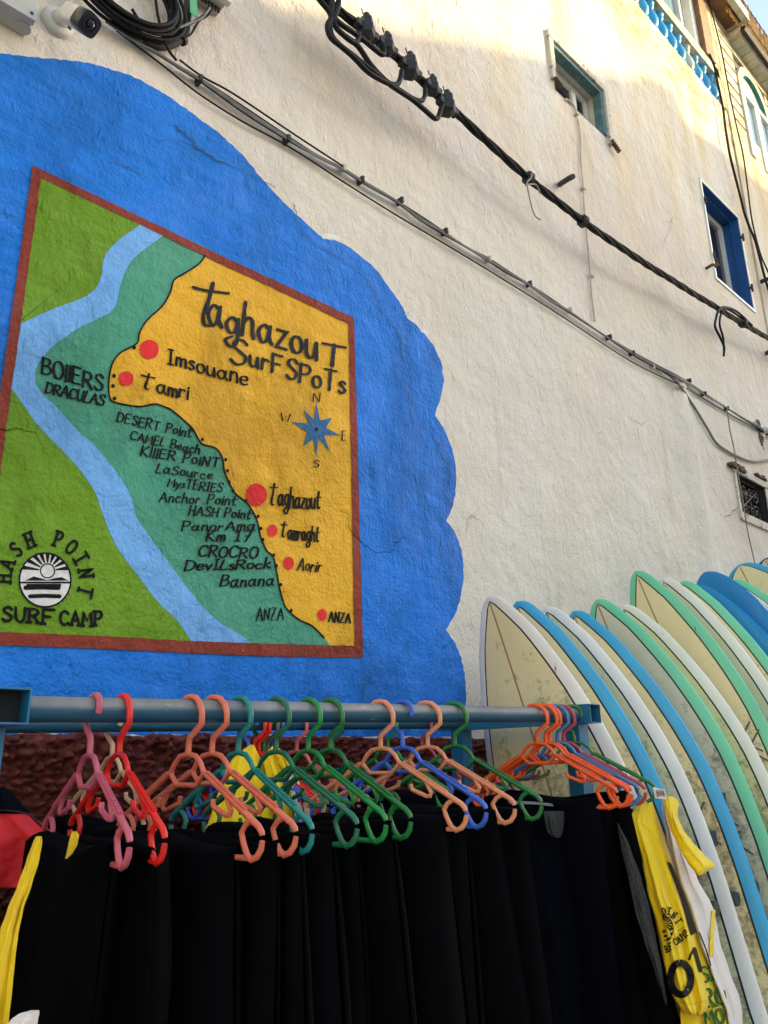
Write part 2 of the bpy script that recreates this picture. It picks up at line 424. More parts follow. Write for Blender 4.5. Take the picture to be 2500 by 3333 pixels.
# ------------------------------------------------------------------ brush lettering (strokes on a unit cap height)
GL = {
 'A': ".0,0 .32,1 .64,0|.12,.36 .54,.36", 'B': "0,0 .03,1|~0,1 .4,.97 .46,.77 .3,.56 .04,.52|~.04,.52 .47,.48 .54,.25 .35,.03 0,0",
 'C': "~.6,.82 .42,1 .15,.92 0,.55 .08,.15 .32,0 .6,.15", 'D': "0,0 .03,1|~-.08,1 .4,.93 .6,.55 .4,.1 -.05,0",
 'E': "0,0 0.02,1 .48,1|.01,.52 .4,.54|0,0 .5,.02", 'F': "0,0 0,1 .48,1|0,.5 .38,.5", 'H': "0,0 .03,1|.5,0 .53,1|.02,.5 .52,.52",
 'I': ".15,0 .15,1|0,1 .3,1|0,0 .3,0", 'K': "0,0 .03,1|.52,1 .03,.45 .54,0", 'L': "~.14,1 .06,.5 0,.05 .12,0 .45,.03",
 'M': "0,0 .1,1 .36,.35 .62,1 .72,0", 'N': "0,0 .03,1 .5,0 .55,1", 'O': "o.3,.5,.3,.5", 'P': "0,0 .03,1|~-.05,.95 .35,1 .5,.78 .35,.52 .03,.48",
 'R': "0,0 .03,1|~-.05,.95 .35,1 .5,.78 .35,.54 .03,.5|.2,.5 .56,0", 'S': "~.5,.85 .35,1 .12,.92 .08,.7 .3,.52 .48,.35 .42,.1 .2,0 0,.14",
 'T': ".28,0 .3,1|0,.98 .6,1.0", 'U': "~0,1 .02,.3 .2,0 .42,.12 .5,.5 .52,1", 'V': "0,1 .25,0 .52,1", 'W': "0,1 .18,0 .36,.7 .54,0 .75,1",
 'Z': "0,1 .5,1 0,0 .55,0|.1,.5 .42,.5", 'Q': "~.46,1.02 .38,.6 .28,.25 .33,.04 .52,.06|~0,.84 .3,.83 .85,.88",
 'a': "~.42,.48 .2,.58 0,.3 .15,0 .33,.1 .43,.52|~.44,.57 .42,.2 .54,.02", 'c': "~.4,.48 .2,.58 0,.3 .18,0 .42,.1",
 'd': "~.4,.48 .2,.58 0,.3 .15,0 .38,.15|.42,1 .42,0", 'e': "~.03,.3 .38,.33 .3,.57 .1,.5 .0,.25 .15,0 .42,.1",
 'f': "~.4,.95 .24,1 .14,.8 .13,0|0,.5 .36,.53", 'g': "~.4,.48 .2,.58 0,.3 .15,.05 .36,.15 .43,.52|~.44,.57 .44,-.2 .2,-.42 .0,-.25 .25,-.06",
 'h': "0,0 .05,1|~.02,.35 .2,.58 .36,.5 .38,.2 .44,0", 'i': ".04,0 .05,.55|.06,.76 .07,.8", 'k': "0,0 .03,1|.35,.55 .03,.28 .38,0", 'l': ".03,0 .06,1",
 'm': "0,0 0.02,.55|~.02,.35 .12,.57 .24,.5 .26,0|~.26,.35 .38,.57 .5,.5 .52,0", 'n': "0,0 0.02,.55|~.02,.35 .18,.58 .34,.48 .38,0",
 'o': "o.2,.29,.2,.29", 'r': "0,0 0.02,.55|~.02,.32 .15,.55 .32,.5", 's': "~.3,.5 .15,.58 .04,.45 .2,.3 .3,.15 .15,0 0,.08",
 't': "~.2,.95 .13,.3 .2,0 .38,.08|-.04,.62 .44,.65", 'u': "~0,.55 .02,.15 .15,0 .32,.12 .38,.55|.38,.55 .42,0", 'v': "0,.55 .17,0 .36,.55",
 'y': "0,.55 .2,.1|~.42,.55 .22,.05 .0,-.4", 'z': "0,.55 .36,.55 0,0 .4,0", '1': ".0,.78 .2,1 .2,0|0,0 .4,0", '7': "0,1 .5,1 .18,0|.08,.5 .42,.5",
 '0': "o.3,.5,.3,.5", ' ': ""}
def strokes(ch, serif=False):
    out = []
    for s in GL[ch].split('|'):
        if not s: continue
        if s[0] == 'o':
            a = [float(t) for t in s[1:].split(',')]
            out.append([(a[0] + a[2] * sin(2 * pi * i / 22), a[1] + a[3] * cos(2 * pi * i / 22)) for i in range(23)]); continue
        sm = s[0] == '~'; p = [tuple(float(t) for t in q.split(',')) for q in s.lstrip('~').split()]
        out.append(cat(p, 5) if sm else p)
        if serif and not sm:
            for q in (p[0], p[-1]):
                if abs(q[1]) < .02 or abs(q[1] - 1) < .02: out.append([(q[0] - .13, q[1]), (q[0] + .13, q[1])])
    return out
def gw(ch):
    if ch == ' ': return .3
    return max(p[0] for s in strokes(ch) for p in s)
RC = [0]
def ribbon(mb, pts, w, fn0, seed=0, vary=.14, cal=0):
    RC[0] = (RC[0] + 1) % 30; lift = Vector((0, -RC[0] * 2e-5, 0))
    fn = lambda x, y: fn0(x, y) + lift
    pts = [p for i, p in enumerate(pts) if i == 0 or math.hypot(p[0] - pts[i - 1][0], p[1] - pts[i - 1][1]) > 1e-4]
    n = len(pts)
    if n < 2: return
    L = []; Rr = []
    for i in range(n):
        a = pts[max(0, i - 1)]; b = pts[min(n - 1, i + 1)]; c = pts[i]
        dx, dy = b[0] - a[0], b[1] - a[1]; l = math.hypot(dx, dy) or 1; nx, ny = -dy / l, dx / l
        k = 1.0
        if 0 < i < n - 1:
            e1 = (c[0] - a[0], c[1] - a[1]); e2 = (b[0] - c[0], b[1] - c[1])
            cs = (e1[0] * e2[0] + e1[1] * e2[1]) / ((math.hypot(*e1) * math.hypot(*e2)) or 1)
            k = min(1.6, 1 / max(.4, sqrt(max(0, (1 + cs) / 2))))
        ww = w / 2 * k * (1 + vary * noise.noise(Vector((c[0] * .09 + seed, c[1] * .09, seed))))
        if cal: ww *= .68 + .62 * abs(nx) ** 1.3
        L.append((c[0] + nx * ww, c[1] + ny * ww)); Rr.append((c[0] - nx * ww, c[1] - ny * ww))
    vs = [fn(*p) for p in L] + [fn(*p) for p in Rr]
    fs = [(i, i + 1, n + i + 1, n + i) for i in range(n - 1)]
    mb.add(vs, fs)
    if n > 8 and math.hypot(pts[0][0] - pts[-1][0], pts[0][1] - pts[-1][1]) < w * .6: return
    for (c, t) in ((pts[0], pts[1]), (pts[-1], pts[-2])):          # rounded brush ends
        a0 = atan2(c[1] - t[1], c[0] - t[0])
        w2_ = w * (.68 + .62 * abs(sin(a0)) ** 1.3) if cal else w
        cap = [(c[0] + w2_ / 2 * cos(a0 + pi * (j / 6 - .5)), c[1] + w2_ / 2 * sin(a0 + pi * (j / 6 - .5))) for j in range(7)]
        mb.add([fn(*p) for p in cap], [tuple(range(7))])
def text(mb, s, p0, p1, h, w, fn, gap=.16, up=None, serif=False, h1=None, jit=.03, seed=1, cal=0):
    dx, dy = p1[0] - p0[0], p1[1] - p0[1]; L = math.hypot(dx, dy); ex, ey = dx / L, dy / L
    ux, uy = up if up else (.02, -1.0)
    tot = sum(gw(c) for c in s) + gap * (len(s) - 1); k = L / tot; x = 0; rnd = random.Random(seed)
    for c in s:
        jy = rnd.uniform(-jit, jit); js = 1 + rnd.uniform(-jit, jit) * 1.5
        for st in strokes(c, serif):
            q = []
            for (a, b) in (densify(st, .12, False) if len(st) < 5 else st):
                t = (x + a) * k; hh = (h + (h1 - h) * t / L if h1 else h) * js
                q.append((p0[0] + ex * t + ux * (b + jy) * hh, p0[1] + ey * t + uy * (b + jy) * hh))
            ribbon(mb, q, w, fn, seed, .3, cal)
        x += gw(c) + gap

# ================================================================== SETTING
mb = MB(); mb.add([(-120, -120, 0), (120, -120, 0), (120, 120, 0), (-120, 120, 0)], [(0, 1, 2, 3)])
struct(mb.build('ground', 'ground_mat', origin=(0, 0, 0)))

# ------------------------------------------------------------------ the white house
house = thing('white_house', 'tall white plastered house carrying the blue mural, maroon rough base and blue balustrade', 'house', (2, 0, 0))
XR = W(2362, 345).x                                 # right corner of the house
ZT = W(2351, 346).z                                 # top of the wall, foot of the balustrade
def rect(tl, tr, br): a = W(*tl); b = W(*tr); c = W(*br); return (a.x, (b.x + c.x) / 2, c.z, (a.z + b.z) / 2)
w1 = (W(1790, 135).x, W(1955, 300).x, W(1800, 285).z - .005, W(1790, 135).z)
w2 = (W(2279, 590).x, W(2399, 712).x, (W(2338, 915).z + W(2460, 1015).z) / 2, W(2279, 590).z)
w3 = (W(2392, 1540).x, W(2485, 1580).x, W(2417, 1671).z, W(2392, 1540).z)
HOLES = [w1, w2, w3]
def bulge(x, z):
    """slow unevenness of the plaster, out of the wall; none under the mural"""
    k = min(1, max(0, (x - 2.75) / .8)); k2 = min(1, max(0, (z - 4.25) / .5)); k = max(k, k2)
    n = noise.noise(Vector((x * .9, z * .7, 3.1))) * .020 + noise.noise(Vector((x * 2.3, z * 1.5, 9))) * .009
    rx = 4.72 + (4.5 - z) * .07 if z < 4.9 else 4.70
    ridge = .038 * math.exp(-((x - rx) / .10) ** 2) * (1 if z < 4.4 else max(0, 1 - (z - 4.4) / .8)) * min(1, max(0, (z - 1.6) / 1))
    for (a, b, c, d) in HOLES:                      # settle flat round the openings
        dx = max(a - x, 0, x - b); dz = max(c - z, 0, z - d); q = math.hypot(dx, dz)
        k *= min(1, max(0, (q - .02) / .25))
    k *= min(1, max(0, (XR - x - .02) / .3)) * min(1, max(0, (ZT - z - .02) / .3))
    return (n + .006) * k + ridge * k
def ticks(a, b, step, extra):
    t = [a]; n = int((b - a) / step)
    t = [a + (b - a) * i / n for i in range(n + 1)]
    t = [v for v in t if all(abs(v - e) > step * .4 for e in extra)] + [e for e in extra if a <= e <= b]
    return sorted(t)
ZP = 1.5 + .041 * D                                 # top of the maroon base
xs = ticks(-6, XR, .085, [h[0] for h in HOLES] + [h[1] for h in HOLES] + [-6, XR])
zs = ticks(ZP - .05, ZT, .085, [h[2] for h in HOLES] + [h[3] for h in HOLES] + [ZP - .05, ZT])
mb = MB(); idx = {}
for i, x in enumerate(xs):
    for j, z in enumerate(zs): idx[i, j] = len(mb.v); mb.v.append((x, -bulge(x, z), z))
for i in range(len(xs) - 1):
    for j in range(len(zs) - 1):
        cx = (xs[i] + xs[i + 1]) / 2; cz = (zs[j] + zs[j + 1]) / 2
        if any(a < cx < b and c < cz < d for (a, b, c, d) in HOLES): continue
        mb.f.append((idx[i, j], idx[i + 1, j], idx[i + 1, j + 1], idx[i, j + 1]))
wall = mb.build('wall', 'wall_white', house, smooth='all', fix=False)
mb = MB(); mb.box((-6, .35, 0), (XR, .6, ZT)); mb.box((-6, .004, ZT - .12), (XR, .36, ZT)); mb.box((XR - .12, .004, 0), (XR, .36, ZT - .13))
mb.box((-6, .03, 0), (XR - .13, .36, ZP - .06))
mb.build('wall_core', 'wall_white', house)

# roughcast base, real pebbles
mb = MB(); x0, x1, dx = .55, 3.0, .0062
def pebble(x, z):
    q = Vector((x * 44 + .8 * noise.noise(Vector((x * 30, z * 30, 8))), z * 50, 4.2))
    d = noise.voronoi(q)[0]; e = d[1] - d[0]
    h = min(e, .45) * .075 + noise.noise(Vector((x * 14, z * 14, 1))) * .010 + noise.noise(Vector((x * 19, z * 21, 3))) * .008 + noise.noise(Vector((x * 120, z * 120, 6))) * .004
    return h
nx = int((x1 - x0) / dx); zlo = .62; 
P = []
nz = int((ZP - zlo) / dx)
for j in range(nz + 1):
    row = []
    for i in range(nx + 1):
        x = x0 + dx * i; top = ZP + .012 * noise.noise(Vector((x * 9, 0, 2))) + .006 * noise.noise(Vector((x * 40, 5, 2)))
        z = zlo + (top - zlo) * j / nz
        e = min(1, (top - z) / .02 + .25)
        row.append((x, -.012 - pebble(x, z) * e, z))
    P.append(row)
P.append([(p[0], .0, p[2] + .001) for p in P[-1]])
mb.grid(P); pl = mb.build('plinth', 'maroon', house, smooth='all', fix=False)
mb = MB(); mb.box((-6, -.015, 0), (x0 + .01, .02, ZP)); mb.box((x1 - .01, -.015, 0), (XR, .02, ZP - .35)); mb.box((x0 + .01, -.012, 0), (x1 - .01, .02, zlo + .01))
mb.build('plinth_base', 'maroon', house)

# ------------------------------------------------------------------ windows of the white house
def frame_bars(mb, r, y0, y1, t):
    a, b, c, d = r
    mb.box((a, y0, d - t), (b, y1, d)); mb.box((a, y0, c), (b, y1, c + t))
    mb.box((a, y0, c + t), (a + t, y1, d - t)); mb.box((b - t, y0, c + t), (b, y1, d - t))
def reveal(mb, r, y0, y1):
    a, b, c, d = r
    q = [(a, c), (b, c), (b, d), (a, d)]
    for i in range(4):
        p, n = q[i], q[(i + 1) % 4]
        mb.add([(p[0], y0, p[1]), (n[0], y0, n[1]), (n[0], y1, n[1]), (p[0], y1, p[1])], [(0, 1, 2, 3)])
def inset(r, t): return (r[0] + t, r[1] - t, r[2] + t, r[3] - t)
# transom window with the peeling teal frame
wn = MB(); reveal(wn, w1, -.004, .30); win = wn.build('window', 'trim_white', house, fix=False); win['label'] = 'small high window in a peeling teal wooden frame'
m_ = MB(); a, b, c, d = w1
m_.box((a - .05, -.028, d - .002), (b + .05, .02, d + .055)); m_.box((a - .045, -.026, c + .06), (a - .002, .02, d - .004)); m_.box((b + .002, -.03, c - .05), (b + .05, .02, d - .004))
m_.build('trim', 'wood_white', win)
m_ = MB(); m_.box((a + .002, -.012, d - .032), (b - .002, .05, d - .003)); m_.box((b - .034, -.012, c + .01), (b - .003, .05, d - .034)); m_.build('jamb', 'wood_teal', win)
m_ = MB(); frame_bars(m_, inset(w1, .006), .10, .14, .055); m_.box(((a + b) / 2 + .08, .098, c + .062), ((a + b) / 2 + .13, .135, d - .062)); m_.build('frame', 'frame_white', win)
m_ = MB(); m_.box((a + .058, .118, c + .058), (b - .058, .122, d - .058)); m_.build('pane', 'glass_dark', win)
m_ = MB()
for (x, z, s) in ((b + .02, c - .035, 1), (a - .03, c + .05, .7)):
    for k in range(5):
        m_.obox((x + .012 * k * s, -.03 - .004 * k, z - .016 * k * s), Vector((.016 * s, 0, .004)), Vector((.004, .012, 0)), Vector((.005, 0, .009 * s)))
m_.build('splintered_end', 'rust', win)
# blue window
wn = MB(); reveal(wn, w2, -.004, .30); win = wn.build('window', 'reveal_blue', house, fix=False); win['label'] = 'tall window in a deep blue painted recess with white inner frame'
a, b, c, d = w2
m_ = MB(); frame_bars(m_, (a - .022, b + .022, c - .018, d + .022), -.012, .012, .021); m_.build('trim', 'frame_white', win)
m_ = MB(); reveal(m_, inset(w2, .003), .05, .068); frame_bars(m_, inset(w2, .003), .05, .07, .018); m_.build('step', 'reveal_blue', win)
m_ = MB(); frame_bars(m_, inset(w2, .008), .135, .185, .055); m_.box(((a + b) / 2 - .03, .13, c + .065), ((a + b) / 2 + .03, .21, d - .065)); m_.build('frame', 'frame_white', win)
m_ = MB(); m_.box((a + .06, .158, c + .06), (b - .06, .162, d - .06)); m_.build('pane', 'glass_dark', win)
for (x, z) in ((b + .012, d - .20), (b + .012, c + .22), (a - .004, d - .2), (a - .004, c + .2)):
    m_ = MB(); m_.tube([(x, -.02, z - .035), (x, -.02, z + .035)], .009, 6); m_.box((x - .014, -.022, z - .012), (x + .014, .0, z + .012)); m_.build('hinge', 'iron_dark', win)
m_ = MB(); q = W(2322, 875, .03); m_.tube([q + Vector((-.09, .03, -.03)), q + Vector((-.09, -.03, -.02)), q + Vector((-.02, -.05, .0)), q + Vector((.0, -.02, .01))], .012, 6); m_.tube([q + Vector((-.02, -.05, -.01)), q + Vector((-.04, -.055, .05))], .007, 6); m_.build('shutter_catch', 'rust', win)
# grille window
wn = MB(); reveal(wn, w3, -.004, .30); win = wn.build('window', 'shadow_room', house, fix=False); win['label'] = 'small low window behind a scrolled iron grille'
a, b, c, d = w3
m_ = MB(); m_.box((a - .04, -.02, c - .06), (b + .05, .006, c - .002)); m_.box((a - .05, -.018, d + .002), (b + .05, .006, d + .05)); m_.box((a - .035, -.012, c), (a - .001, .006, d)); m_.box((b + .001, -.012, c), (b + .04, .006, d)); m_.build('trim', 'wood_white', win)
m_ = MB(); m_.box((a + .002, .18, c + .002), (b - .002, .185, d - .002)); m_.build('pane', 'glass_dark', win)
m_ = MB(); m_.box((a, .10, d - .05), (b, .15, d - .01)); m_.box((a + .28, .11, c), (a + .31, .15, d - .05)); m_.build('frame', 'wood_white', win)
g = MB()
frame_bars(g, inset(w3, .004), .028, .042, .012)
def scroll(cx, cz, r, turns, a0, sgn=1, n=26):
    return [(cx + r * (1 - .82 * i / n) * cos(a0 + sgn * turns * 2 * pi * i / n), .035, cz + r * (1 - .82 * i / n) * sin(a0 + sgn * turns * 2 * pi * i / n)) for i in range(n + 1)]
wd, hg = b - a, d - c; mx, mz = (a + b) / 2, (c + d) / 2
for sx_ in (-1, 1):
    for sz_ in (-1, 1):
        g.tube(scroll(mx + sx_ * wd * .27, mz + sz_ * hg * .25, hg * .21, 1.4, atan2(-sz_, -sx_), sx_ * sz_), .0075, 5)
        g.tube(scroll(mx + sx_ * wd * .11, mz + sz_ * hg * .27, hg * .13, 1.2, atan2(-sz_, sx_), -sx_ * sz_), .0065, 5)
for s in (-1, 1): g.tube([(a, .035, mz - s * hg * .5), (mx, .036, mz), (b, .035, mz + s * hg * .5)], .0065, 5)
g.tube([(mx + .05 * cos(t * pi / 6), .035, mz + .05 * sin(t * pi / 6)) for t in range(12)], .006, 5, closed=True)
g.build('grille', 'iron_dark', win, smooth=True)
m_ = MB()
for k in range(9): m_.obox(W(2378 + k * 5, 1508 + k * 2.5, .02) + Vector((0, 0, random.uniform(-.02, .02))), Vector((.02, 0, 0)), Vector((0, .018, 0)), Vector((.004, 0, .012)))
for k in range(6): m_.obox(W(2462 + k * 5, 1545 + k * 3, .015) + Vector((0, 0, random.uniform(-.01, .01))), Vector((.018, 0, 0)), Vector((0, .016, 0)), Vector((0, 0, .010)))
m_.build('broken_lintel', 'rust', win)

# ------------------------------------------------------------------ balcony of the white house
zb = ZT; zr = (W(2120, 6).z + W(2325, 256).z) / 2 + .07; zrt = zr + .12
m_ = MB(); m_.box((3.0, -.012, zr), (XR - .06, .20, zrt)); rail = m_.build('balustrade_rail', 'trim_white', house)
prof = [(.045, 0), (.045, .03), (.025, .04), (.032, .055), (.050, .085), (.054, .12), (.044, .165), (.030, .21), (.024, .235), (.034, .25), (.036, .265), (.026, .27), (.04, .285), (.04, .30)]
kb = (zr - zb) / .30
for i in range(17):
    m_ = MB(); x = XR - .16 - i * .165
    m_.lathe((x, .052, zb), [(r * 1.15, h * kb) for r, h in prof], 14)
    m_.build('baluster', 'baluster_grey' if i in (3, 9) else 'baluster_blue', house, smooth=True)
m_ = MB(); m_.box((3.0, .5, zb), (XR - .1, .56, zr + .02)); m_.build('balcony_back', 'baluster_grey', house)
# glazed balcony above the rail
m_ = MB(); m_.box((3.0, .10, zrt), (XR - .42, .14, zrt + 2.2)); m_.build('balcony_pane', 'glass_sky', house)
m_ = MB(); m_.box((XR - .42, .02, zrt), (XR - .34, .18, zrt + 2.4)); m_.box((XR - .60, .06, zrt), (XR - .56, .10, zrt + 2.2)); m_.build('balcony_window_frame', 'frame_white', house)
m_ = MB(); m_.box((XR - .335, -.03, zrt), (XR - .14, .2, zrt + 2.4)); m_.build('balcony_post', 'wood_brown', house)
m_ = MB(); m_.box((XR - .135, -.012, zb - .0), (XR, .3, zrt + 2.4)); m_.build('end_pier', 'facade_cream', house)
m_ = MB(); sz0 = W(2365, 95).z - .04; m_.box((3.0, -.165, sz0), (XR + .42, .3, sz0 + .05)); m_.build('roof_soffit', 'soffit_brown', house)
m_ = MB(); m_.box((3.0, -.225, sz0 - .03), (XR + .47, -.166, sz0 + .10)); m_.box((XR + .421, -.165, sz0 - .02), (XR + .47, .0, sz0 + .09)); m_.build('roof_fascia', 'baluster_grey', house)

# ------------------------------------------------------------------ neighbouring boarded house
nh = thing('neighbour_house', 'cream boarded house with arched window, beside the blue balustrade', 'house', (XR + 3, 0, 0))
XN = XR + .03; XE = XR + 9; ts_top = W(2370, 135).z + .09
m_ = MB(); m_.box((XN, .03, 0), (XE, .6, ts_top)); m_.build('wall', 'groove_shade', nh)
gl = [W(2374, 330).z, W(2354, 275).z, W(2345, 232).z, W(2335, 190).z, W(2320, 138).z, W(2307, 97).z]
step = (gl[-1] - gl[0]) / 5
aw = (W(2406, 245).x, W(2406, 245).x + .62, W(2500, 470).z - .5, W(2420, 300).z)   # arched window opening
zlist = [gl[0] - step * 1 + step * i for i in range(9)]
for i in range(len(zlist)):
    z0 = zlist[i] + .016; z1 = zlist[i] + step - .016
    segs = [(XN + .12, aw[0] - .10), (aw[1] + .10, XE)] if (z1 > aw[2] and z0 < aw[3] + .42) else [(XN + .12, XE)]
    for (p, q) in segs:
        m_ = MB(); m_.box((p, .0, z0), (q, .032, z1)); m_.build('board', 'facade_cream', nh)
m_ = MB(); m_.box((XN + .12, .0, 0), (XE, .032, zlist[0] - .012)); m_.build('lower_render', 'facade_cream', nh)
m_ = MB(); m_.box((XN, -.01, 0), (XN + .115, .033, 10.6)); m_.build('corner_strip', 'facade_cream', nh)
def arch(r, x0, x1, z, n=14): cx = (x0 + x1) / 2; rr = (x1 - x0) / 2; return [(cx - rr * cos(pi * i / n), z + rr * r * sin(pi * i / n)) for i in range(n + 1)]
m_ = MB(); ar = arch(1.1, aw[0], aw[1], aw[3]); ao = arch(1.1, aw[0] - .09, aw[1] + .09, aw[3])
for i in range(len(ar) - 1):
    p, q, s, t = ar[i], ar[i + 1], ao[i + 1], ao[i]
    m_.add([(p[0], -.014, p[1]), (q[0], -.014, q[1]), (s[0], -.014, s[1]), (t[0], -.014, t[1])], [(0, 1, 2, 3)])
    m_.add([(s[0], -.014, s[1]), (t[0], -.014, t[1]), (t[0], .03, t[1]), (s[0], .03, s[1])], [(0, 1, 2, 3)])
aw_o = m_.build('arched_window', 'facade_cream', nh)
m_ = MB()
for i in range(len(ar) - 1):
    p, q = ar[i], ar[i + 1]; m_.add([(p[0], -.013, p[1]), (q[0], -.013, q[1]), (q[0], .10, q[1]), (p[0], .10, p[1])], [(0, 1, 2, 3)])
m_.build('arch_reveal', 'teal_paint', aw_o)
m_ = MB(); m_.add([(p[0], .024, p[1]) for p in ar], [tuple(range(len(ar)))]); m_.build('fanlight', 'tile_pale', aw_o)
m_ = MB(); m_.box((aw[0] - .09, -.02, aw[2]), (aw[0], .03, aw[3])); m_.box((aw[1], -.02, aw[2]), (aw[1] + .09, .03, aw[3])); m_.box((aw[0], -.02, aw[3] - .06), (aw[1], .03, aw[3] + .0)); m_.box(((aw[0] + aw[1]) / 2 - .06, -.015, aw[2]), ((aw[0] + aw[1]) / 2 + .06, .03, aw[3] - .06)); m_.build('frame', 'frame_white', aw_o)
m_ = MB(); m_.box((aw[0], .018, aw[2]), (aw[1], .026, aw[3] - .06)); m_.build('pane', 'glass_sky', aw_o)
ts = W(2370, 135).z
for i in range(46):
    m_ = MB(); x = XN + .45 + i * .125; m_.box((x, -.115, ts), (x + .115, -.001, ts + .02)); m_.build('eave_board', 'tile_pale', nh)
m_ = MB(); m_.box((XN + .40, -.125, ts + .0205), (XE, .03, ts + .10)); m_.build('eave', 'trim_white', nh)
m_ = MB(); m_.tube([(XN + .4, -.16, ts + .05), (XE, -.16, ts + .05)], .03, 8); m_.build('gutter', 'iron_dark', nh)
m_ = MB(); x = aw[1] + .26; m_.tube([(x, -.03, ts), (x, -.03, 4)], .035, 8); m_.build('downpipe', 'tile_pale', nh, smooth=True)
# reed screen on the roof
rs = MB()
for i in range(420):
    x = XN + .12 + i * .0205; r = .0105; h = random.uniform(.50, .58)
    z0 = ts + .09; rs.tube([(x, -.13 + random.uniform(-.01, .01), z0), (x + random.uniform(-.04, .04), -.13 + random.uniform(-.02, .02), z0 + h)], r, 5)
rs_o = rs.build('reed_screen', 'reed', nh); rs_o['kind'] = 'stuff'
m_ = MB()
for z in (.3, .6): m_.tube([(XN + .1, -.152, ts + z), (XE, -.152, ts + z)], .006, 5)
m_.build('reed_wire', 'iron_dark', nh)

# ------------------------------------------------------------------ the houses across the lane, behind the viewer; they throw the shade on the wall
L_OPP = 10.0; OX = L_OPP * SUN.x / -SUN.y; OZ = L_OPP * SUN.z / -SUN.y
def opp(x, y): p = W(x, y); return (p.x + OX, p.z + OZ)
sil = [opp(*p) for p in ((760, 0), (850, 50), (1000, 100), (1300, 165), (1600, 220), (1770, 242), (2000, 290), (2160, 325), (2195, 300), (2230, 395), (2340, 478), (2420, 545), (2500, 620))]
oh = thing('opposite_house', 'plain plastered house with a sloping parapet across the lane, behind the viewer', 'house', (OX + 4, -L_OPP, 0))
top = [(sil[0][0] - 1.2, sil[0][1] - .62)] + sil + [(sil[-1][0] + 14, sil[-1][1] + .2)]
m_ = MB(); n = len(top)
vs_ = [(x, -L_OPP, z) for x, z in top] + [(x, -L_OPP, 0) for x, z in top]
m_.add(vs_ + [(x, y - .4, z) for x, y, z in vs_], [tuple(range(n)) + tuple(range(2 * n - 1, n - 1, -1)), tuple(range(2 * n, 3 * n)) + tuple(range(4 * n - 1, 3 * n - 1, -1)), (0, n, 3 * n, 2 * n), (n - 1, 2 * n - 1, 4 * n - 1, 3 * n - 1)] + [(i, i + 1, 2 * n + i + 1, 2 * n + i) for i in range(n - 1)])
m_.build('wall', 'opposite_plaster', oh)
m_ = MB(); m_.box((top[0][0] + .05, -L_OPP - 7, 0), (top[-1][0] - .05, -L_OPP - .41, 6.0)); m_.build('rear_wing', 'opposite_plaster', oh)
for i in range(4):
    for j in range(3):
        x = sil[2][0] + 1 + i * 2.6; z = 1.2 + j * 3.0
        m_ = MB(); frame_bars(m_, (x, x + 1.0, z, z + 1.4), -L_OPP, -L_OPP + .05, .07); wo = m_.build('window', 'frame_white', oh)
        m_ = MB(); m_.box((x + .07, -L_OPP, z + .07), (x + .93, -L_OPP + .02, z + 1.33)); m_.build('pane', 'glass_dark', wo)
oh2 = thing('opposite_low_house', 'long lower plastered house across the lane, joined to the sloping parapet house', 'house', (OX - 8, -L_OPP, 0))
m_ = MB(); m_.box((sil[0][0] - 11, -L_OPP - 5, 0), (sil[0][0] - 1.21, -L_OPP, sil[0][1] - .62)); m_.build('wall', 'opposite_plaster', oh2)
for i in range(4):
    x = sil[0][0] - 10.4 + i * 2.3
    m_ = MB(); frame_bars(m_, (x, x + 1.1, 1.2, 2.6), -L_OPP, -L_OPP + .05, .07); wo = m_.build('window', 'frame_white', oh2)
    m_ = MB(); m_.box((x + .07, -L_OPP, 1.27), (x + 1.03, -L_OPP + .02, 2.53)); m_.build('pane', 'glass_dark', wo)
# unseen house added on the left to bounce warm sun onto the boards
eh = thing('added_bounce_house', 'pale house added left of the viewer to bounce sunlight onto the boards', 'house', (-12, -6, 0))
m_ = MB(); m_.box((-17, -11, 0), (-10, -.5, 7.2)); m_.build('wall', 'bounce_plaster', eh)
m_ = MB(); m_.box((-17.1, -11.1, 7.201), (-9.9, -.4, 7.5)); m_.build('parapet', 'bounce_plaster', eh)
for i in range(3):
    for j in range(2):
        y0, z0 = -9.6 + i * 3.1, 1.1 + j * 3.1
        m_ = MB(); m_.box((-10, y0, z0), (-9.94, y0 + 1.1, z0 + 1.5)); wo = m_.build('window', 'reveal_blue', eh)
        m_ = MB(); m_.box((-9.939, y0 + .09, z0 + .09), (-9.93, y0 + 1.01, z0 + 1.41)); m_.build('pane', 'glass_dark', wo)

# ================================================================== MURAL
mural = thing('wall_mural', 'blue cloud mural with a painted surf map, lettering and logo on the white wall', 'mural', W(700, 2390))
def fl(layer): return lambda x, y: W(x, y, .0006 * layer)
def paint(name, pts, layer, mat, parent=mural, smooth=True, amp=2.0, seed=1, k=7):
    p = cat(pts, k, True) if smooth else densify(pts, 18)
    p = rough_edge(p, amp, seed)
    m = MB(); f = fl(layer); m.add([f(*q) for q in p], [tuple(range(len(p)))]); return m.build(name, mat, parent, fix=False)
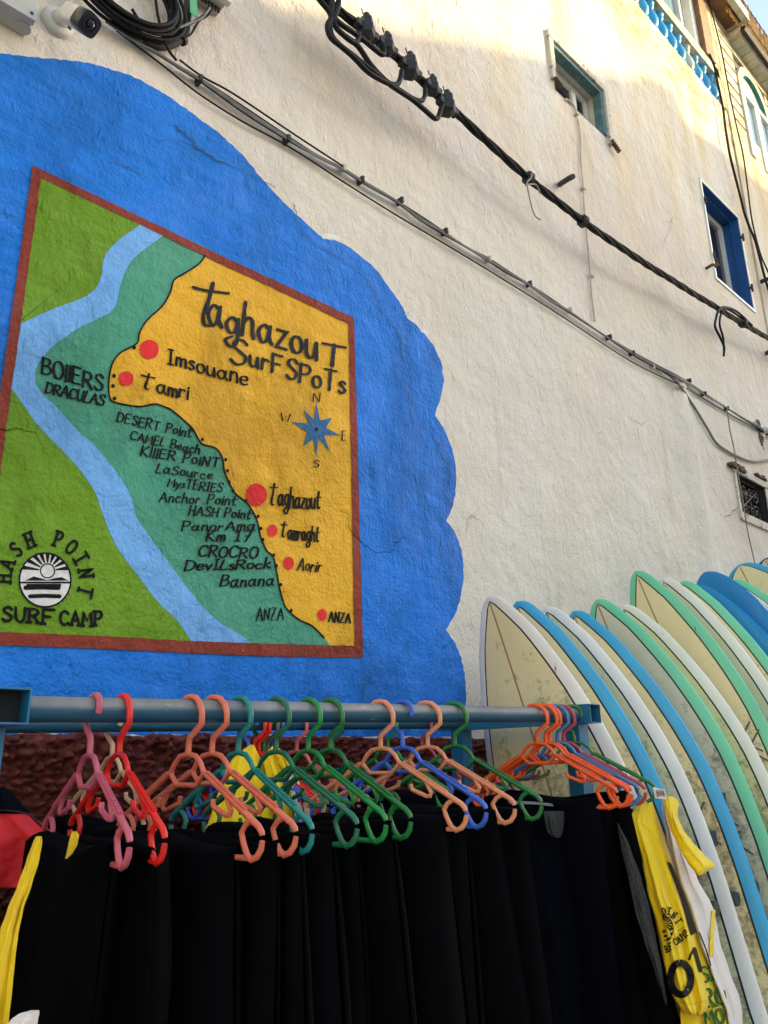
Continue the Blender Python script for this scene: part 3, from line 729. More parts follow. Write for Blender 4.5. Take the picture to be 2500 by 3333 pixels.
# cloud outline: lobes between cusps
lobes = [[(-420, 165), (-200, 160), (0, 174), (150, 190), (286, 204), (420, 245), (520, 295), (633, 374), (720, 440), (790, 505), (860, 590), (920, 655), (985, 715), (1055, 777)],
         [(1055, 777), (1110, 790), (1170, 830), (1225, 880), (1270, 940), (1305, 990), (1329, 1037)],
         [(1329, 1037), (1380, 1085), (1420, 1140), (1440, 1200), (1442, 1262), (1416, 1350)],
         [(1416, 1350), (1450, 1405), (1474, 1470), (1485, 1553), (1477, 1636), (1453, 1693)],
         [(1453, 1693), (1490, 1750), (1508, 1830), (1507, 1900), (1487, 1985), (1450, 2050)],
         [(1450, 2050), (1488, 2105), (1510, 2180), (1517, 2260), (1512, 2330), (1500, 2378)]]
out = []
for l in lobes: out += cat(l, 6)[:-1]
out += [(1470, 2398), (1380, 2400)] + [(x, 2399 - .008 * (1400 - x) + 9 * noise.noise(Vector((x * .02, 1, 4)))) for x in range(1360, -420, -14)]
out = rough_edge(densify(out, 9), 4.0, 3, .06)
m_ = MB(); f = fl(1); m_.add([f(*q) for q in out], [tuple(range(len(out)))]); m_.build('blue_cloud', 'paint_blue', mural, fix=False)
# whiter touch-up dabs along the cloud edge
TL = W(107, 538); BLz = W(0, 2100).z; BRo = W(1183, 2140)
lx = TL.x
def wp(x, z): return proj((x, 0, z))
inBL = wp(W(134, 579).x + .0, W(0, 2057).z - .004); outBL = wp(TL.x, BLz - .012)
outer = [(107, 538), (400, 678), (700, 822), (950, 938), (1152, 1034), (1163, 1400), (1173, 1800), (1183, 2140), (900, 2137), (625, 2126), (300, 2110), (0, 2100), outBL]
inner = [(134, 579), (420, 714), (700, 850), (950, 966), (1134, 1054), (1141, 1400), (1149, 1800), (1154, 2102), (900, 2096), (625, 2086), (300, 2068), (0, 2057), inBL]
coast = [(690, 815), (667, 832), (648, 858), (603, 888), (567, 911), (554, 952), (527, 997), (478, 1043), (454, 1084), (445, 1118), (392, 1148), (365, 1186), (354, 1246), (358, 1295), (377, 1310), (452, 1323), (505, 1315), (543, 1327), (558, 1334), (603, 1372), (629, 1398), (656, 1443), (701, 1458), (723, 1488), (731, 1534), (750, 1579), (769, 1609), (806, 1639), (836, 1692), (848, 1745), (867, 1790), (889, 1812), (900, 1858), (908, 1903), (919, 1948), (934, 1982), (972, 2016), (1017, 2038), (1055, 2076), (1082, 2112)]
rivL = [(456, 725), (448, 737), (399, 771), (362, 805), (339, 839), (328, 907), (301, 948), (256, 975), (173, 1005), (90, 1043), (40, 1064)]
rivL2 = [(15, 1235), (29, 1254), (75, 1315), (128, 1390), (203, 1466), (264, 1534), (309, 1601), (339, 1684), (377, 1775), (437, 1858), (512, 1956), (580, 2023), (630, 2100)]
rivR = [(535, 762), (520, 775), (445, 832), (411, 877), (392, 930), (377, 990), (354, 1020), (301, 1046), (241, 1077), (158, 1140), (121, 1193), (113, 1231), (128, 1269), (173, 1314), (249, 1397), (301, 1443), (377, 1534), (422, 1609), (445, 1684), (497, 1760), (558, 1843), (625, 1933), (693, 2008), (761, 2054), (840, 2108)]
def poly(name, pts, layer, mat, amp=1.6, seed=1):
    p = rough_edge(densify(pts, 14), amp, seed); m = MB(); f = fl(layer); m.add([f(*q) for q in p], [tuple(range(len(p)))]); return m.build(name, mat, mural, fix=False)
mid = lambda a, b: ((a[0] + b[0]) / 2, (a[1] + b[1]) / 2)
full = [mid(a, b) for a, b in zip(outer, inner)]
poly('yellow_land', full, 3, 'paint_yellow')
teal_p = cat(coast, 4) + [(625, 2106), (300, 2090), (0, 2080), mid(outBL, inBL), (0, 1700), (60, 1060), (120, 558)]
poly('teal_sea', teal_p, 4, 'paint_teal')
riv = cat(rivL, 4) + cat(rivL2, 4) + cat(rivR, 4)[::-1]
lft = mid((107, 538), (134, 579)); lb = mid(outBL, inBL)
poly('green_land', [lft, (300, 640)] + cat(rivL, 4) + [(45, 1064), (60, 930)], 5, 'paint_green')
poly('green_land', [(12, 1230)] + cat(rivL2, 4) + [(300, 2090), (0, 2080), lb], 5, 'paint_green', seed=5)
poly('river', riv, 6, 'paint_river', seed=6)
# painted border: four bands
def band(a, b, seed):
    o = densify(outer[a:b + 1], 12, False); i = densify(inner[a:b + 1], 12, False)
    p = rough_edge(o + i[::-1], 1.8, seed, .04); m = MB(); f = fl(7); m.add([f(*q) for q in p], [tuple(range(len(p)))]); m.build('map_border', 'paint_brown', mural, fix=False)
band(0, 4, 1); band(4, 7, 2); band(7, 12, 3)
p = rough_edge(densify([outer[12], outer[0]], 12, False)[:-1] + [outer[0], inner[0]] + densify([inner[0], inner[12]], 12, False)[1:], 1.8, 9, .04)
m_ = MB(); f = fl(7); m_.add([f(*q) for q in p], [tuple(range(len(p)))]); m_.build('map_border', 'paint_brown', mural, fix=False)
m_ = MB(); ribbon(m_, cat(coast[1:-1], 6), 5.5, fl(8), 3); m_.build('coast_line', 'paint_black', mural, fix=False)
def disc(name, x, y, rx, ry, layer, mat, parent=mural, n=26):
    m = MB(); f = fl(layer); m.add([f(x + rx * cos(2 * pi * i / n) * (1 + .04 * sin(3 * i)), y + ry * sin(2 * pi * i / n)) for i in range(n)], [tuple(range(n))]); return m.build(name, mat, parent, fix=False)
for (x, y, a, b) in ((486, 1137, 31, 31), (411, 1232, 24, 24), (835, 1610, 34, 37), (887, 1727, 17, 20), (940, 1833, 17, 21), (1049, 2001, 15, 20)): disc('red_dot', x, y, a, b, 8, 'paint_red')
for (x, y) in ((437, 1131), (371, 1223), (368, 1256), (373, 1297)): disc('black_dot', x, y, 6, 6.5, 9, 'paint_black', n=12)
for (x, y) in ((875, 173), (975, 260), (983, 308), (990, 357), (1007, 395), (1062, 437), (1115, 505), (1127, 557), (1136, 605), (1183, 672), (1195, 718), (1213, 800), (1258, 912)): disc('black_dot', x / 1.327, 1300 + y / 1.327, 5, 6, 9, 'paint_black', n=12)
TX = [("Q", (622, 1046), (738, 1072), 132, 15, None, 'paint_title', .10), ("aghazou", (676, 1058), (1030, 1170), 104, 13.5, 96, 'paint_title', .17), ("T", (1046, 1180), (1122, 1196), 66, 13, None, 'paint_title', .1),
 ("S", (750, 1178), (800, 1190), 88, 12, None, 'paint_title', .1), ("urF", (812, 1190), (916, 1220), 54, 11, None, 'paint_title', .2), ("SPoTs", (932, 1232), (1122, 1281), 62, 11, None, 'paint_title', .16),
 ("Imsouane", (546, 1182), (806, 1253), 50, 7.5, None, 'paint_black', .16), ("Qamri", (458, 1261), (612, 1300), 46, 7.5, None, 'paint_black', .16),
 ("BOllERS", (136, 1214), (333, 1275), 52, 8, None, 'paint_black', .16), ("DRACULAS", (148, 1278), (336, 1322), 38, 7, None, 'paint_black', .14),
 ("DESERT Point", (380, 1372), (623, 1424), 34, 5, None, 'paint_black', .2), ("CAMEL Beach", (424, 1430), (648, 1477), 31, 5, None, 'paint_black', .2),
 ("KlllER PoiNT", (458, 1482), (711, 1522), 36, 5.5, None, 'paint_black', .2), ("LaSource", (507, 1537), (690, 1560), 32, 5, None, 'paint_black', .2),
 ("MysTERIES", (545, 1584), (721, 1603), 32, 5, None, 'paint_black', .18), ("Anchor Point", (518, 1632), (769, 1643), 35, 5, None, 'paint_black', .2),
 ("HASH Point", (614, 1677), (816, 1688), 33, 5.5, None, 'paint_black', .2), ("PanorAma", (592, 1726), (828, 1727), 34, 5.5, None, 'paint_black', .2),
 ("Km 17", (671, 1761), (814, 1761), 33, 6.5, None, 'paint_black', .22), ("CROCRO", (645, 1812), (836, 1817), 34, 7, None, 'paint_black', .18),
 ("DevILsRock", (602, 1856), (878, 1850), 36, 7, None, 'paint_black', .14), ("Banana", (717, 1909), (889, 1907), 38, 6, None, 'paint_black', .2),
 ("ANZA", (835, 2022), (922, 2016), 40, 4.5, None, 'paint_black', .2), ("ANZA", (1070, 2023), (1140, 2026), 30, 5.5, None, 'paint_black', .2),
 ("Qaghazout", (875, 1644), (1042, 1658), 66, 6, 56, 'paint_black', .13), ("Qamraght", (912, 1748), (1038, 1766), 50, 5.5, 46, 'paint_black', .13),
 ("Aorir", (968, 1856), (1043, 1861), 38, 5, None, 'paint_black', .2),
 ("N", (1019, 1306), (1041, 1306), 30, 3.5, None, 'paint_black', 0), ("W", (914, 1370), (944, 1374), 26, 4, None, 'paint_black', 0),
 ("E", (1113, 1433), (1124, 1433), 32, 4, None, 'paint_black', 0), ("S", (1020, 1519), (1038, 1519), 24, 4, None, 'paint_black', 0)]
for i, (s, p0, p1, h, w, h1, mt, gp) in enumerate(TX):
    h *= .88 if len(s) > 6 and h < 40 else 1
    tot = sum(gw(c) for c in s) + gp * (len(s) - 1); x = 0
    for wd_ in s.split(' '):
        ww = sum(gw(c) for c in wd_) + gp * (len(wd_) - 1); ta, tb_ = x / tot, (x + ww) / tot; x += ww + gw(' ') + 2 * gp
        lp = lambda t: (p0[0] + (p1[0] - p0[0]) * t, p0[1] + (p1[1] - p0[1]) * t)
        m_ = MB(); text(m_, wd_, lp(ta), lp(tb_), h, w * (.76 if mt == 'paint_title' else .88), fl(9), gp, h1=h1, seed=i + 1, jit=.06, cal=1, up=(.22, -1.0) if 4 < len(s) and h < 40 else (.06, -1)); m_.build('lettering', mt, mural, fix=False)
star = [(1030, 1307), (1081, 1360), (1108, 1417), (1074, 1470), (1029, 1488), (987, 1454), (948, 1372), (987, 1330)]
sp = []
for i, p in enumerate(star):
    sp.append(p); q = star[(i + 1) % 8]; mx_, my_ = (p[0] + q[0]) / 2, (p[1] + q[1]) / 2
    ax_, ay_ = mx_ - 1030, my_ - 1397; l = math.hypot(ax_, ay_); sp.append((1030 + ax_ / l * 31, 1397 + ay_ / l * 31))
m_ = MB(); f = fl(8); m_.add([f(1030, 1397)] + [f(*q) for q in sp], [(0, i + 1, (i + 1) % 16 + 1) for i in range(16)]); cs = m_.build('compass_star', 'paint_star', mural, fix=False)
disc('compass_centre', 1030, 1397, 6, 7, 9, 'paint_black', n=10)
# round camp logo
LC = (147, 1888); LR = 84
disc('logo_disc', LC[0], LC[1], LR + 3, LR + 5, 8, 'paint_logo_white', n=48)
m_ = MB(); f = fl(9); lgo = lambda a, r: (LC[0] + r * cos(a), LC[1] - r * 1.04 * sin(a))
ribbon(m_, [lgo(2 * pi * i / 60, LR) for i in range(61)], 6, f, 2)
sunc = (155, 1858)
for i in range(9):
    a = radians(8 + i * 20.5)
    r0 = 27; dxx, dyy = cos(a), -sin(a)
    # to the ring
    t = 0
    while math.hypot(sunc[0] + dxx * t - LC[0], (sunc[1] + dyy * t - LC[1]) / 1.04) < LR - 2: t += 1
    p0 = (sunc[0] + dxx * r0, sunc[1] + dyy * r0); p1 = (sunc[0] + dxx * t, sunc[1] + dyy * t); nx_, ny_ = -dyy, dxx
    m_.add([f(p0[0] + nx_ * 2, p0[1] + ny_ * 2), f(p1[0] + nx_ * 7, p1[1] + ny_ * 7), f(p1[0] - nx_ * 7, p1[1] - ny_ * 7), f(p0[0] - nx_ * 2, p0[1] - ny_ * 2)], [(0, 1, 2, 3)])
ribbon(m_, [(sunc[0] + 23 * cos(2 * pi * i / 24), sunc[1] + 23 * sin(2 * pi * i / 24)) for i in range(25)], 4, f, 1)
ribbon(m_, [(66, 1896), (228, 1896)], 6, f, 3); ribbon(m_, [(90, 1905), (195, 1905)], 9, f, 3, 0)
for (xa, xb, y, w) in ((84, 190, 1913, 15), (98, 194, 1941, 13)): ribbon(m_, [(xa, y), ((xa + xb) / 2, y - 2), (xb, y)], w, f, 4)
m_.add([f(*q) for q in ((82, 1890), (110, 1876), (140, 1884), (155, 1888), (172, 1883), (200, 1878), (224, 1890))], [tuple(range(7))])
m_.build('logo_drawing', 'paint_black', mural, fix=False)
m_ = MB()
for ch, ang in zip("HASHPOINT", (178, 158, 135, 112, 71, 50, 30, 9, -15)):
    if ch == "P": m_.build('lettering', 'paint_black', mural, fix=False); m_ = MB()
    a = radians(ang); r = 134 - 22; k = 46; er = (cos(a), -sin(a) * 1.04); et = (sin(a), cos(a) * 1.04)
    for st in strokes(ch, True):
        q = []
        for (u, v) in (densify(st, .15, False) if len(st) < 5 else st):
            uu = (u - gw(ch) / 2) * k * .85; q.append((LC[0] + er[0] * (r + v * k) + et[0] * uu, LC[1] + er[1] * (r + v * k) + et[1] * uu))
        ribbon(m_, q, 9, fl(9), 2)
m_.build('lettering', 'paint_black', mural, fix=False)
m_ = MB(); text(m_, "SURF", (8, 2020), (168, 2030), 45, 10, fl(9), .22, serif=True, seed=3); m_.build('lettering', 'paint_black', mural, fix=False); m_ = MB(); text(m_, "CAMP", (196, 2032), (330, 2038), 45, 9.5, fl(9), .22, serif=True, seed=4); m_.build('lettering', 'paint_black', mural, fix=False)
# cracks in the paint
def crack(pts, w, seed):
    p = rough_edge(densify(pts, 7, False), 9, seed, .07); p = rough_edge(p, 3, seed + 5, .3); m = MB()
    ribbon(m, p, w, fl(10), seed, .6); m.build('crack', 'paint_star', mural, fix=False)
for i, (pts, w) in enumerate([([(575, 408), (605, 435), (640, 475), (690, 505), (735, 530)], 5), ([(500, 460), (560, 455), (600, 455), (630, 475)], 2), ([(735, 530), (800, 555), (860, 590), (900, 610)], 2), ([(360, 528), (390, 530), (425, 545), (460, 565)], 3),
    ([(955, 660), (965, 710), (990, 760), (1040, 800), (1110, 840), (1180, 895), (1225, 950), (1245, 1010)], 2.4), ([(1245, 1010), (1300, 1090), (1310, 1160), (1290, 1210), (1330, 1280), (1345, 1320)], 2.6), ([(1370, 1360), (1410, 1420), (1450, 1480), (1468, 1560), (1450, 1600), (1468, 1660)], 2.6), ([(1370, 1710), (1430, 1740), (1440, 1800), (1425, 1880)], 2.2),
    ([(1180, 2150), (1190, 2200), (1180, 2280)], 3), ([(1150, 2230), (1220, 2220), (1290, 2235)], 2), ([(470, 2240), (475, 2300), (460, 2350)], 2.5)]): crack(pts, w, 11 + i)
m_ = MB()
for k_, (pts, w) in enumerate([([(1055, 770), (1075, 768), (1100, 775)], 16), ([(1325, 1020), (1335, 1015), (1338, 1030)], 14), ([(1375, 1075), (1395, 1085)], 12)]):
    m_ = MB(); ribbon(m_, pts, w, fl(2), k_, .5); m_.build('touch_up', 'paint_logo_white', mural, fix=False)

# ================================================================== CABLES AND FITTINGS ON THE WALL
def wpath(pts, off, k=5):
    out = []
    for x, y in cat(pts, k): q = W(x, y); out.append(W(x, y, off + bulge(q.x, q.z)))
    return out
CL = [(345, 65), (500, 165), (655, 262), (945, 455), (1115, 550), (1290, 655), (1440, 755), (1590, 845), (1720, 925), (1845, 1010), (2060, 1150), (2230, 1240), (2370, 1330), (2450, 1380), (2560, 1440)]
cb = thing('cable_bundle', 'bundle of grey and black cables clipped along the wall above the blue mural', 'cables', W(1440, 755))
for i, (dx_, dy_, r, mt, ph) in enumerate([(0, -7, .0036, 'cable_black', 0), (1, -2, .0046, 'cable_grey', 1.3), (0, 3, .0042, 'cable_grey', 2.2), (-2, 7, .0032, 'cable_black', 3.1), (2, 1, .0034, 'cable_grey', 4.4)]):
    pts = []
    for j, (x, y) in enumerate(CL):
        kx = 1 - .55 * min(1, x / 2500); pts.append((x + dx_, y + dy_ * .8 * kx + 2 * sin(j * 1.7 + ph)))
        if j < len(CL) - 1:
            nx_ = CL[j + 1]; pts.append(((x + nx_[0]) / 2, (y + nx_[1]) / 2 + (dy_ + 4 + 5 * sin(j * 2.3 + ph)) * kx))
    pth = wpath(pts, .022 + .004 * (i % 3), 4); pth.append(pth[-1] + Vector((5, 0, 0)))
    m_ = MB(); m_.tube(pth, r, 6); m_.build('cable', mt, cb, smooth=True)
m_ = MB(); m_.tube(wpath([(380, 100), (520, 205), (640, 300), (780, 390), (945, 480), (1115, 590), (1290, 700), (1500, 825), (1720, 960), (1845, 1040), (2060, 1180), (2230, 1262), (2370, 1345), (2560, 1450)], .018, 5), .0036, 6); m_.build('cable', 'cable_black', cb, smooth=True)
m_ = MB(); m_.tube(wpath([(585, 195), (660, 250), (760, 305), (950, 432), (1115, 540)], .03, 5), .004, 6); m_.build('cable', 'cable_black', cb, smooth=True)
for (x, y) in CL[2:-1] + [(2130, 1195), (2300, 1282), (1180, 588), (1980, 1098)]:
    x += random.uniform(-14, 14); y += 0
    q = W(x, y, .020); s = .014
    m_ = MB(); m_.obox(q, Vector((.006, 0, .002)), Vector((0, .019, 0)), Vector((-.002, 0, s)))
    m_.tube([q + Vector((.008, -.016, s)), q + Vector((.008, .022, s + .008))], .003, 5); m_.build('clip', random.choice(['plastic_grey', 'connector_dark', 'connector_dark']), cb)
# wires that leave the bundle
w_ = MB(); w_.tube(wpath([(2140, 1195), (2200, 1240), (2250, 1310), (2300, 1390), (2330, 1440), (2370, 1470), (2410, 1490), (2440, 1500), (2470, 1502), (2540, 1490)], .014, 6), .009, 6)
tag(w_.build('loose_cable', 'cable_grey', smooth=True), 'grey cable sagging from the bundle to above the grille window', 'cable')
w_ = MB(); w_.tube(wpath([(2366, 1330), (2376, 1400), (2390, 1465), (2400, 1530), (2420, 1640), (2432, 1720), (2447, 1790), (2458, 1840), (2466, 1900)], .05, 4), .0045, 6)
tag(w_.build('thin_wire', 'cable_grey', smooth=True), 'thin grey wire dropping across the grille window to the surfboards', 'wire')
w_ = MB(); w_.tube(wpath([(1838, 322), (1850, 326), (1868, 345), (1876, 373), (1884, 410), (1889, 455), (1890, 520), (1897, 600), (1903, 700), (1912, 790), (1918, 860), (1925, 950), (1936, 1045)], .012, 4), .0055, 6)
for (x, y) in ((1876, 373), (1897, 615), (1925, 900)): w_.obox(W(x, y, .014), Vector((.012, 0, 0)), Vector((0, .012, 0)), Vector((0, 0, .006)))
tag(w_.build('wall_wire', 'cable_pale', smooth=True), 'pale wire running down the wall from the teal framed window', 'wire')
w_ = MB(); w_.tube([W(1820, 602, -.02), W(1828, 596, .06), W(1850, 582, .13), W(1866, 574, .17)], .016, 8); 
tag(w_.build('pipe_stub', 'iron_dark', smooth=True), 'short dark rusty pipe stub sticking out of the white wall', 'pipe')
# black downlines at the house corner
for (pts, r, lab) in (([(2308, 175), (2325, 215), (2336, 270), (2352, 345), (2362, 420), (2375, 500), (2392, 570), (2410, 640), (2422, 690), (2440, 740), (2460, 790), (2490, 905), (2520, 1000)], .011, 'thicker black cable looping down the corner of the white house'),
                      ([(2300, -20), (2345, 150), (2372, 290), (2395, 400), (2418, 500), (2432, 600), (2445, 700), (2462, 780), (2480, 840), (2500, 885), (2540, 990)], .007, 'thinner black cable hanging in front of the boarded facade')):
    w_ = MB(); w_.tube(wpath(pts, .05, 4), r, 6); tag(w_.build('corner_cable', 'cable_black', smooth=True), lab, 'cable')
w_ = MB(); q = W(2500, 920, .05); w_.tube([q + Vector((-.06, .05, 0)), q + Vector((-.06, -.05, 0)), q + Vector((.3, -.05, .0))], .02, 6)
tag(w_.build('cable_bracket', 'iron_dark'), 'dark iron cable bracket on the wall right of the blue window', 'bracket')
w_ = MB(); q = W(2485, 1150, .0); w_.tube([q + Vector((.03, .02, 0)), q + Vector((.03, -.09, .02)), q + Vector((.2, -.12, .06))], .018, 6)
tag(w_.build('wall_hook', 'iron_dark'), 'dark iron hook on the wall below the blue window', 'hook')
# twisted power line, hanging clear of the wall
PWL = [(960, -85), (1050, -5), (1130, 55), (1190, 100), (1262, 160), (1335, 228), (1408, 295), (1470, 352), (1590, 465), (1720, 580), (1800, 645), (1900, 722), (2050, 825), (2200, 920), (2330, 1000), (2450, 1072), (2600, 1155)]
pw = thing('power_line', 'thick twisted black power line strung along the upper wall', 'cable', W(1720, 580, .16))
cen = [W(x, y, .16) for x, y in cat(PWL, 14)]
dv = (cen[-1] - cen[-8]).normalized(); cen += [cen[-1] + dv * (.06 * (i + 1)) for i in range(70)]
dv = (cen[0] - cen[7]).normalized(); cen = [cen[0] + dv * (.06 * (40 - i)) for i in range(40)] + cen
acc = [0]
for i in range(1, len(cen)): acc.append(acc[-1] + (cen[i] - cen[i - 1]).length)
for s in range(4):
    m_ = MB(); pts = []
    for i, c in enumerate(cen):
        a = acc[i] * 2 * pi / .62 + s * pi / 2; pts.append(c + Vector((.0, cos(a) * .0112, sin(a) * .0112)))
    m_.tube(pts, .0105 if s else .0085, 7); m_.build('strand', 'cable_black', pw, smooth=True)
for (x, y) in ((1720, 580), (1898, 720), (2418, 1052)):
    m_ = MB(); c = W(x, y, .16); ax = (W(x + 20, y + 17, .16) - c).normalized()
    m_.lathe(c, [(.026, -.02), (.036, -.012), (.037, .012), (.026, .02)], 10, ax); m_.build('binding', 'connector_dark', pw)
sp_lab = ['topmost of the five black tap clamps on the power line', 'second black tap clamp down the power line', 'middle black tap clamp of the five on the power line', 'slimmer black tap clamp, fourth down the power line', 'lowest of the five black tap clamps on the power line']
for i, ((x, y), s) in enumerate(zip(((1192, 92), (1260, 145), (1335, 217), (1408, 280), (1456, 340)), (1, .85, 1, .8, 1))):
    c = W(x, y, .175); m_ = MB(); ax = (W(x + 20, y + 17, .175) - W(x, y, .175)).normalized(); up_ = Vector((.25, 0, .97)); up_ = (up_ - ax * up_.dot(ax)).normalized(); sd_ = ax.cross(up_)
    pf = [(-.062, .020), (-.048, .040), (-.004, .044), (.004, .034), (.048, .032), (.060, .018)]
    P = []
    for (h, r) in pf:
        P.append([c + up_ * h * s + ax * (r * s * .95 * cos(2 * pi * (j + .5) / 6)) + sd_ * (r * s * 1.0 * sin(2 * pi * (j + .5) / 6)) for j in range(6)])
    m_.grid(P, True); m_.add(P[0], [tuple(range(6))]); m_.add(P[-1], [tuple(range(6))])
    m_.lathe(c + up_ * .058 * s, [(.016 * s, 0), (.016 * s, .022 * s), (.011 * s, .024 * s)], 6, up_)
    m_.tube([c + up_ * .065 * s - ax * .02, c + up_ * .09 * s - ax * .03], .003, 5)
    m_.obox(c - up_ * .015 - sd_ * .0, ax * .062 * s, sd_ * .018, up_ * .016)
    tag(m_.build('tap_clamp', 'connector_dark', weld=True), sp_lab[i], 'clamp', 'tap clamps on the power line')
tap = [([(1010, -40), (1045, 5), (1070, 35), (1078, 60), (1067, 80), (1068, 100), (1080, 125), (1110, 150), (1150, 185), (1200, 235), (1262, 270), (1290, 275), (1302, 260), (1308, 230)], .012),
       ([(1100, -40), (1102, 10), (1092, 45), (1088, 65), (1095, 90), (1120, 115), (1150, 137), (1165, 130), (1167, 105)], .012),
       ([(1085, -40), (1080, 20), (1083, 50), (1110, 78), (1150, 105), (1190, 135), (1235, 172), (1248, 176), (1249, 160), (1240, 140)], .012),
       ([(1078, 60), (1075, 90), (1090, 130), (1150, 180), (1240, 250), (1290, 285), (1340, 318), (1370, 328), (1382, 315), (1384, 290)], .011),
       ([(1120, 115), (1165, 150), (1210, 215), (1270, 275), (1340, 322), (1385, 360), (1415, 385), (1427, 380), (1435, 355), (1442, 340)], .012)]
tpl = ['first black tap lead, curling to the middle clamp', 'short black tap lead curling to the topmost clamp', 'black tap lead curling to the second clamp', 'long black tap lead bending up to the slim clamp', 'longest black tap lead bending up to the lowest clamp']
for (pts, r), lab in zip(tap, tpl):
    m_ = MB(); m_.tube(wpath(pts, .185, 5), r, 7); tag(m_.build('tap_lead', 'cable_black', smooth=True), lab, 'cable', 'tap leads of the power line')
m_ = MB(); m_.tube(wpath([(2448, 1060), (2400, 1015), (2360, 1000), (2340, 1008), (2330, 1040), (2328, 1065), (2345, 1100), (2357, 1130), (2356, 1158)], .17, 5), .009, 6); m_.tube(wpath([(2448, 1062), (2395, 1022), (2358, 1004), (2345, 1030), (2343, 1060), (2354, 1100), (2357, 1155)], .15, 5), .008, 6)
tag(m_.build('loop_wire', 'cable_black', smooth=True), 'black wire loop dangling from the power line below the blue window', 'wire')
m_ = MB(); m_.tube(wpath([(1730, 565), (1728, 580), (1718, 590), (1712, 605), (1722, 600), (1745, 602), (1757, 628)], .19, 5), .0045, 5); m_.tube(wpath([(1716, 605), (1725, 650), (1740, 700), (1760, 715)], .17, 5), .0035, 5)
tag(m_.build('tie_wire', 'cable_grey', smooth=True), 'thin twisted tie wire knotted round the power line', 'wire')
# security camera
cm = thing('security_camera', 'white bullet security camera with dark front on a round wall mount', 'camera', W(185, 75))
bc = W(187, 78, 0); m_ = MB(); m_.lathe(bc, [(.052, -.004), (.052, .012), (.046, .020), (.030, .024), (.024, .045), (.016, .05)], 24, Vector((0, -1, 0))); m_.build('mount', 'plastic_white', cm, smooth=True)
m_ = MB(); j0 = bc + Vector((.0, -.04, .0)); j1 = W(232, 30, .10); m_.tube([j0, bc + Vector((.002, -.07, .004)), j1], [.014, .013, .012], 10); m_.lathe(j1, [(.016, -.012), (.019, 0), (.016, .012)], 12, Vector((1, 0, 0)), Vector((0, 0, 1))); m_.build('arm', 'plastic_white', cm, smooth=True)
b0 = W(222, 44, .10); ax = (W(318, 92, .23) - b0).normalized(); upv = (Vector((0, 0, 1)) - ax * ax.z).normalized(); sdv = ax.cross(upv)
def rr(r, k=20): return [(r * (abs(cos(2 * pi * i / k)) ** .55) * (1 if cos(2 * pi * i / k) >= 0 else -1), r * (abs(sin(2 * pi * i / k)) ** .55) * (1 if sin(2 * pi * i / k) >= 0 else -1)) for i in range(k)]
def sweep(mb, secs):
    P = [[b0 + ax * t + upv * (q[1] * 1.0) + sdv * q[0] for q in rr(r)] for t, r in secs]; mb.grid(P, True); n = len(P[0]); mb.add(P[0], [tuple(range(n))]); mb.add(P[-1], [tuple(range(n))])
m_ = MB(); sweep(m_, [(0, .022), (.004, .028), (.02, .030), (.095, .031)]); m_.build('body', 'plastic_white', cm, smooth=True)
m_ = MB(); sweep(m_, [(.09, .0322), (.14, .0332), (.142, .032)]); m_.build('front_hood', 'cam_dark', cm, smooth=True)
m_ = MB(); m_.lathe(b0 + ax * .141, [(.023, 0), (.023, .004), (.018, .005), (.016, .002)], 20, ax, upv); m_.lathe(b0 + ax * .142, [(.012, 0), (.012, .006), (.006, .009), (.001, .0095)], 16, ax, upv); m_.build('lens', 'lens_glass', cm, smooth=True)
m_ = MB(); m_.lathe(b0 + ax * .045 - upv * .0335 - sdv * .005, [(.007, 0), (.007, -.006)], 8, upv, ax); m_.build('screw', 'cam_dark', cm)
# junction box
jb = thing('junction_box', 'grey plastic junction box left of the security camera', 'box', W(80, 40))
q1 = W(-60, -40); q2 = W(112, 62, .085)
m_ = MB(); m_.box((q1.x - .02, -.062, q2.z), (W(148, 0).x - .045, -.001, q2.z + .26)); m_.build('body', 'plastic_grey', jb)
m_ = MB(); m_.box((q1.x - .024, -.085, q2.z - .004), (W(148, 0).x - .041, -.062, q2.z + .265)); m_.build('lid', 'plastic_grey', jb)
m_ = MB(); m_.lathe(((q1.x + W(148, 0).x) / 2 + .03, -.031, q2.z - .003), [(.024, 0), (.024, .006)], 18); m_.build('knockout', 'plastic_grey', jb)
for dx_ in (.01, .12): m_ = MB(); m_.lathe((W(148, 0).x - .045 - dx_, -.086, q2.z + .014), [(.005, 0), (.005, .003)], 8, Vector((0, -1, 0))); m_.build('screw', 'cam_dark', jb)
# terminal box
tb = thing('terminal_box', 'grey fibre terminal box with a row of cable glands under it', 'box', W(700, 10))
q = W(655, 10, .09); q2 = W(735, 22, .09)
m_ = MB(); m_.box((q.x - .02, -.07, q2.z + .035), (q2.x + .01, -.001, q2.z + .30)); m_.build('body', 'plastic_grey', tb)
m_ = MB(); m_.box((q.x - .03, -.095, q2.z + .030), (q2.x + .02, -.0705, q2.z + .31)); m_.build('lid', 'plastic_white', tb)
for i in range(8):
    m_ = MB(); m_.lathe((q.x + .002 + i * (q2.x - q.x) / 7.2, -.04, q2.z + .036), [(.006, 0), (.006, -.018), (.004, -.022)], 8); m_.build('gland', 'connector_dark', tb)
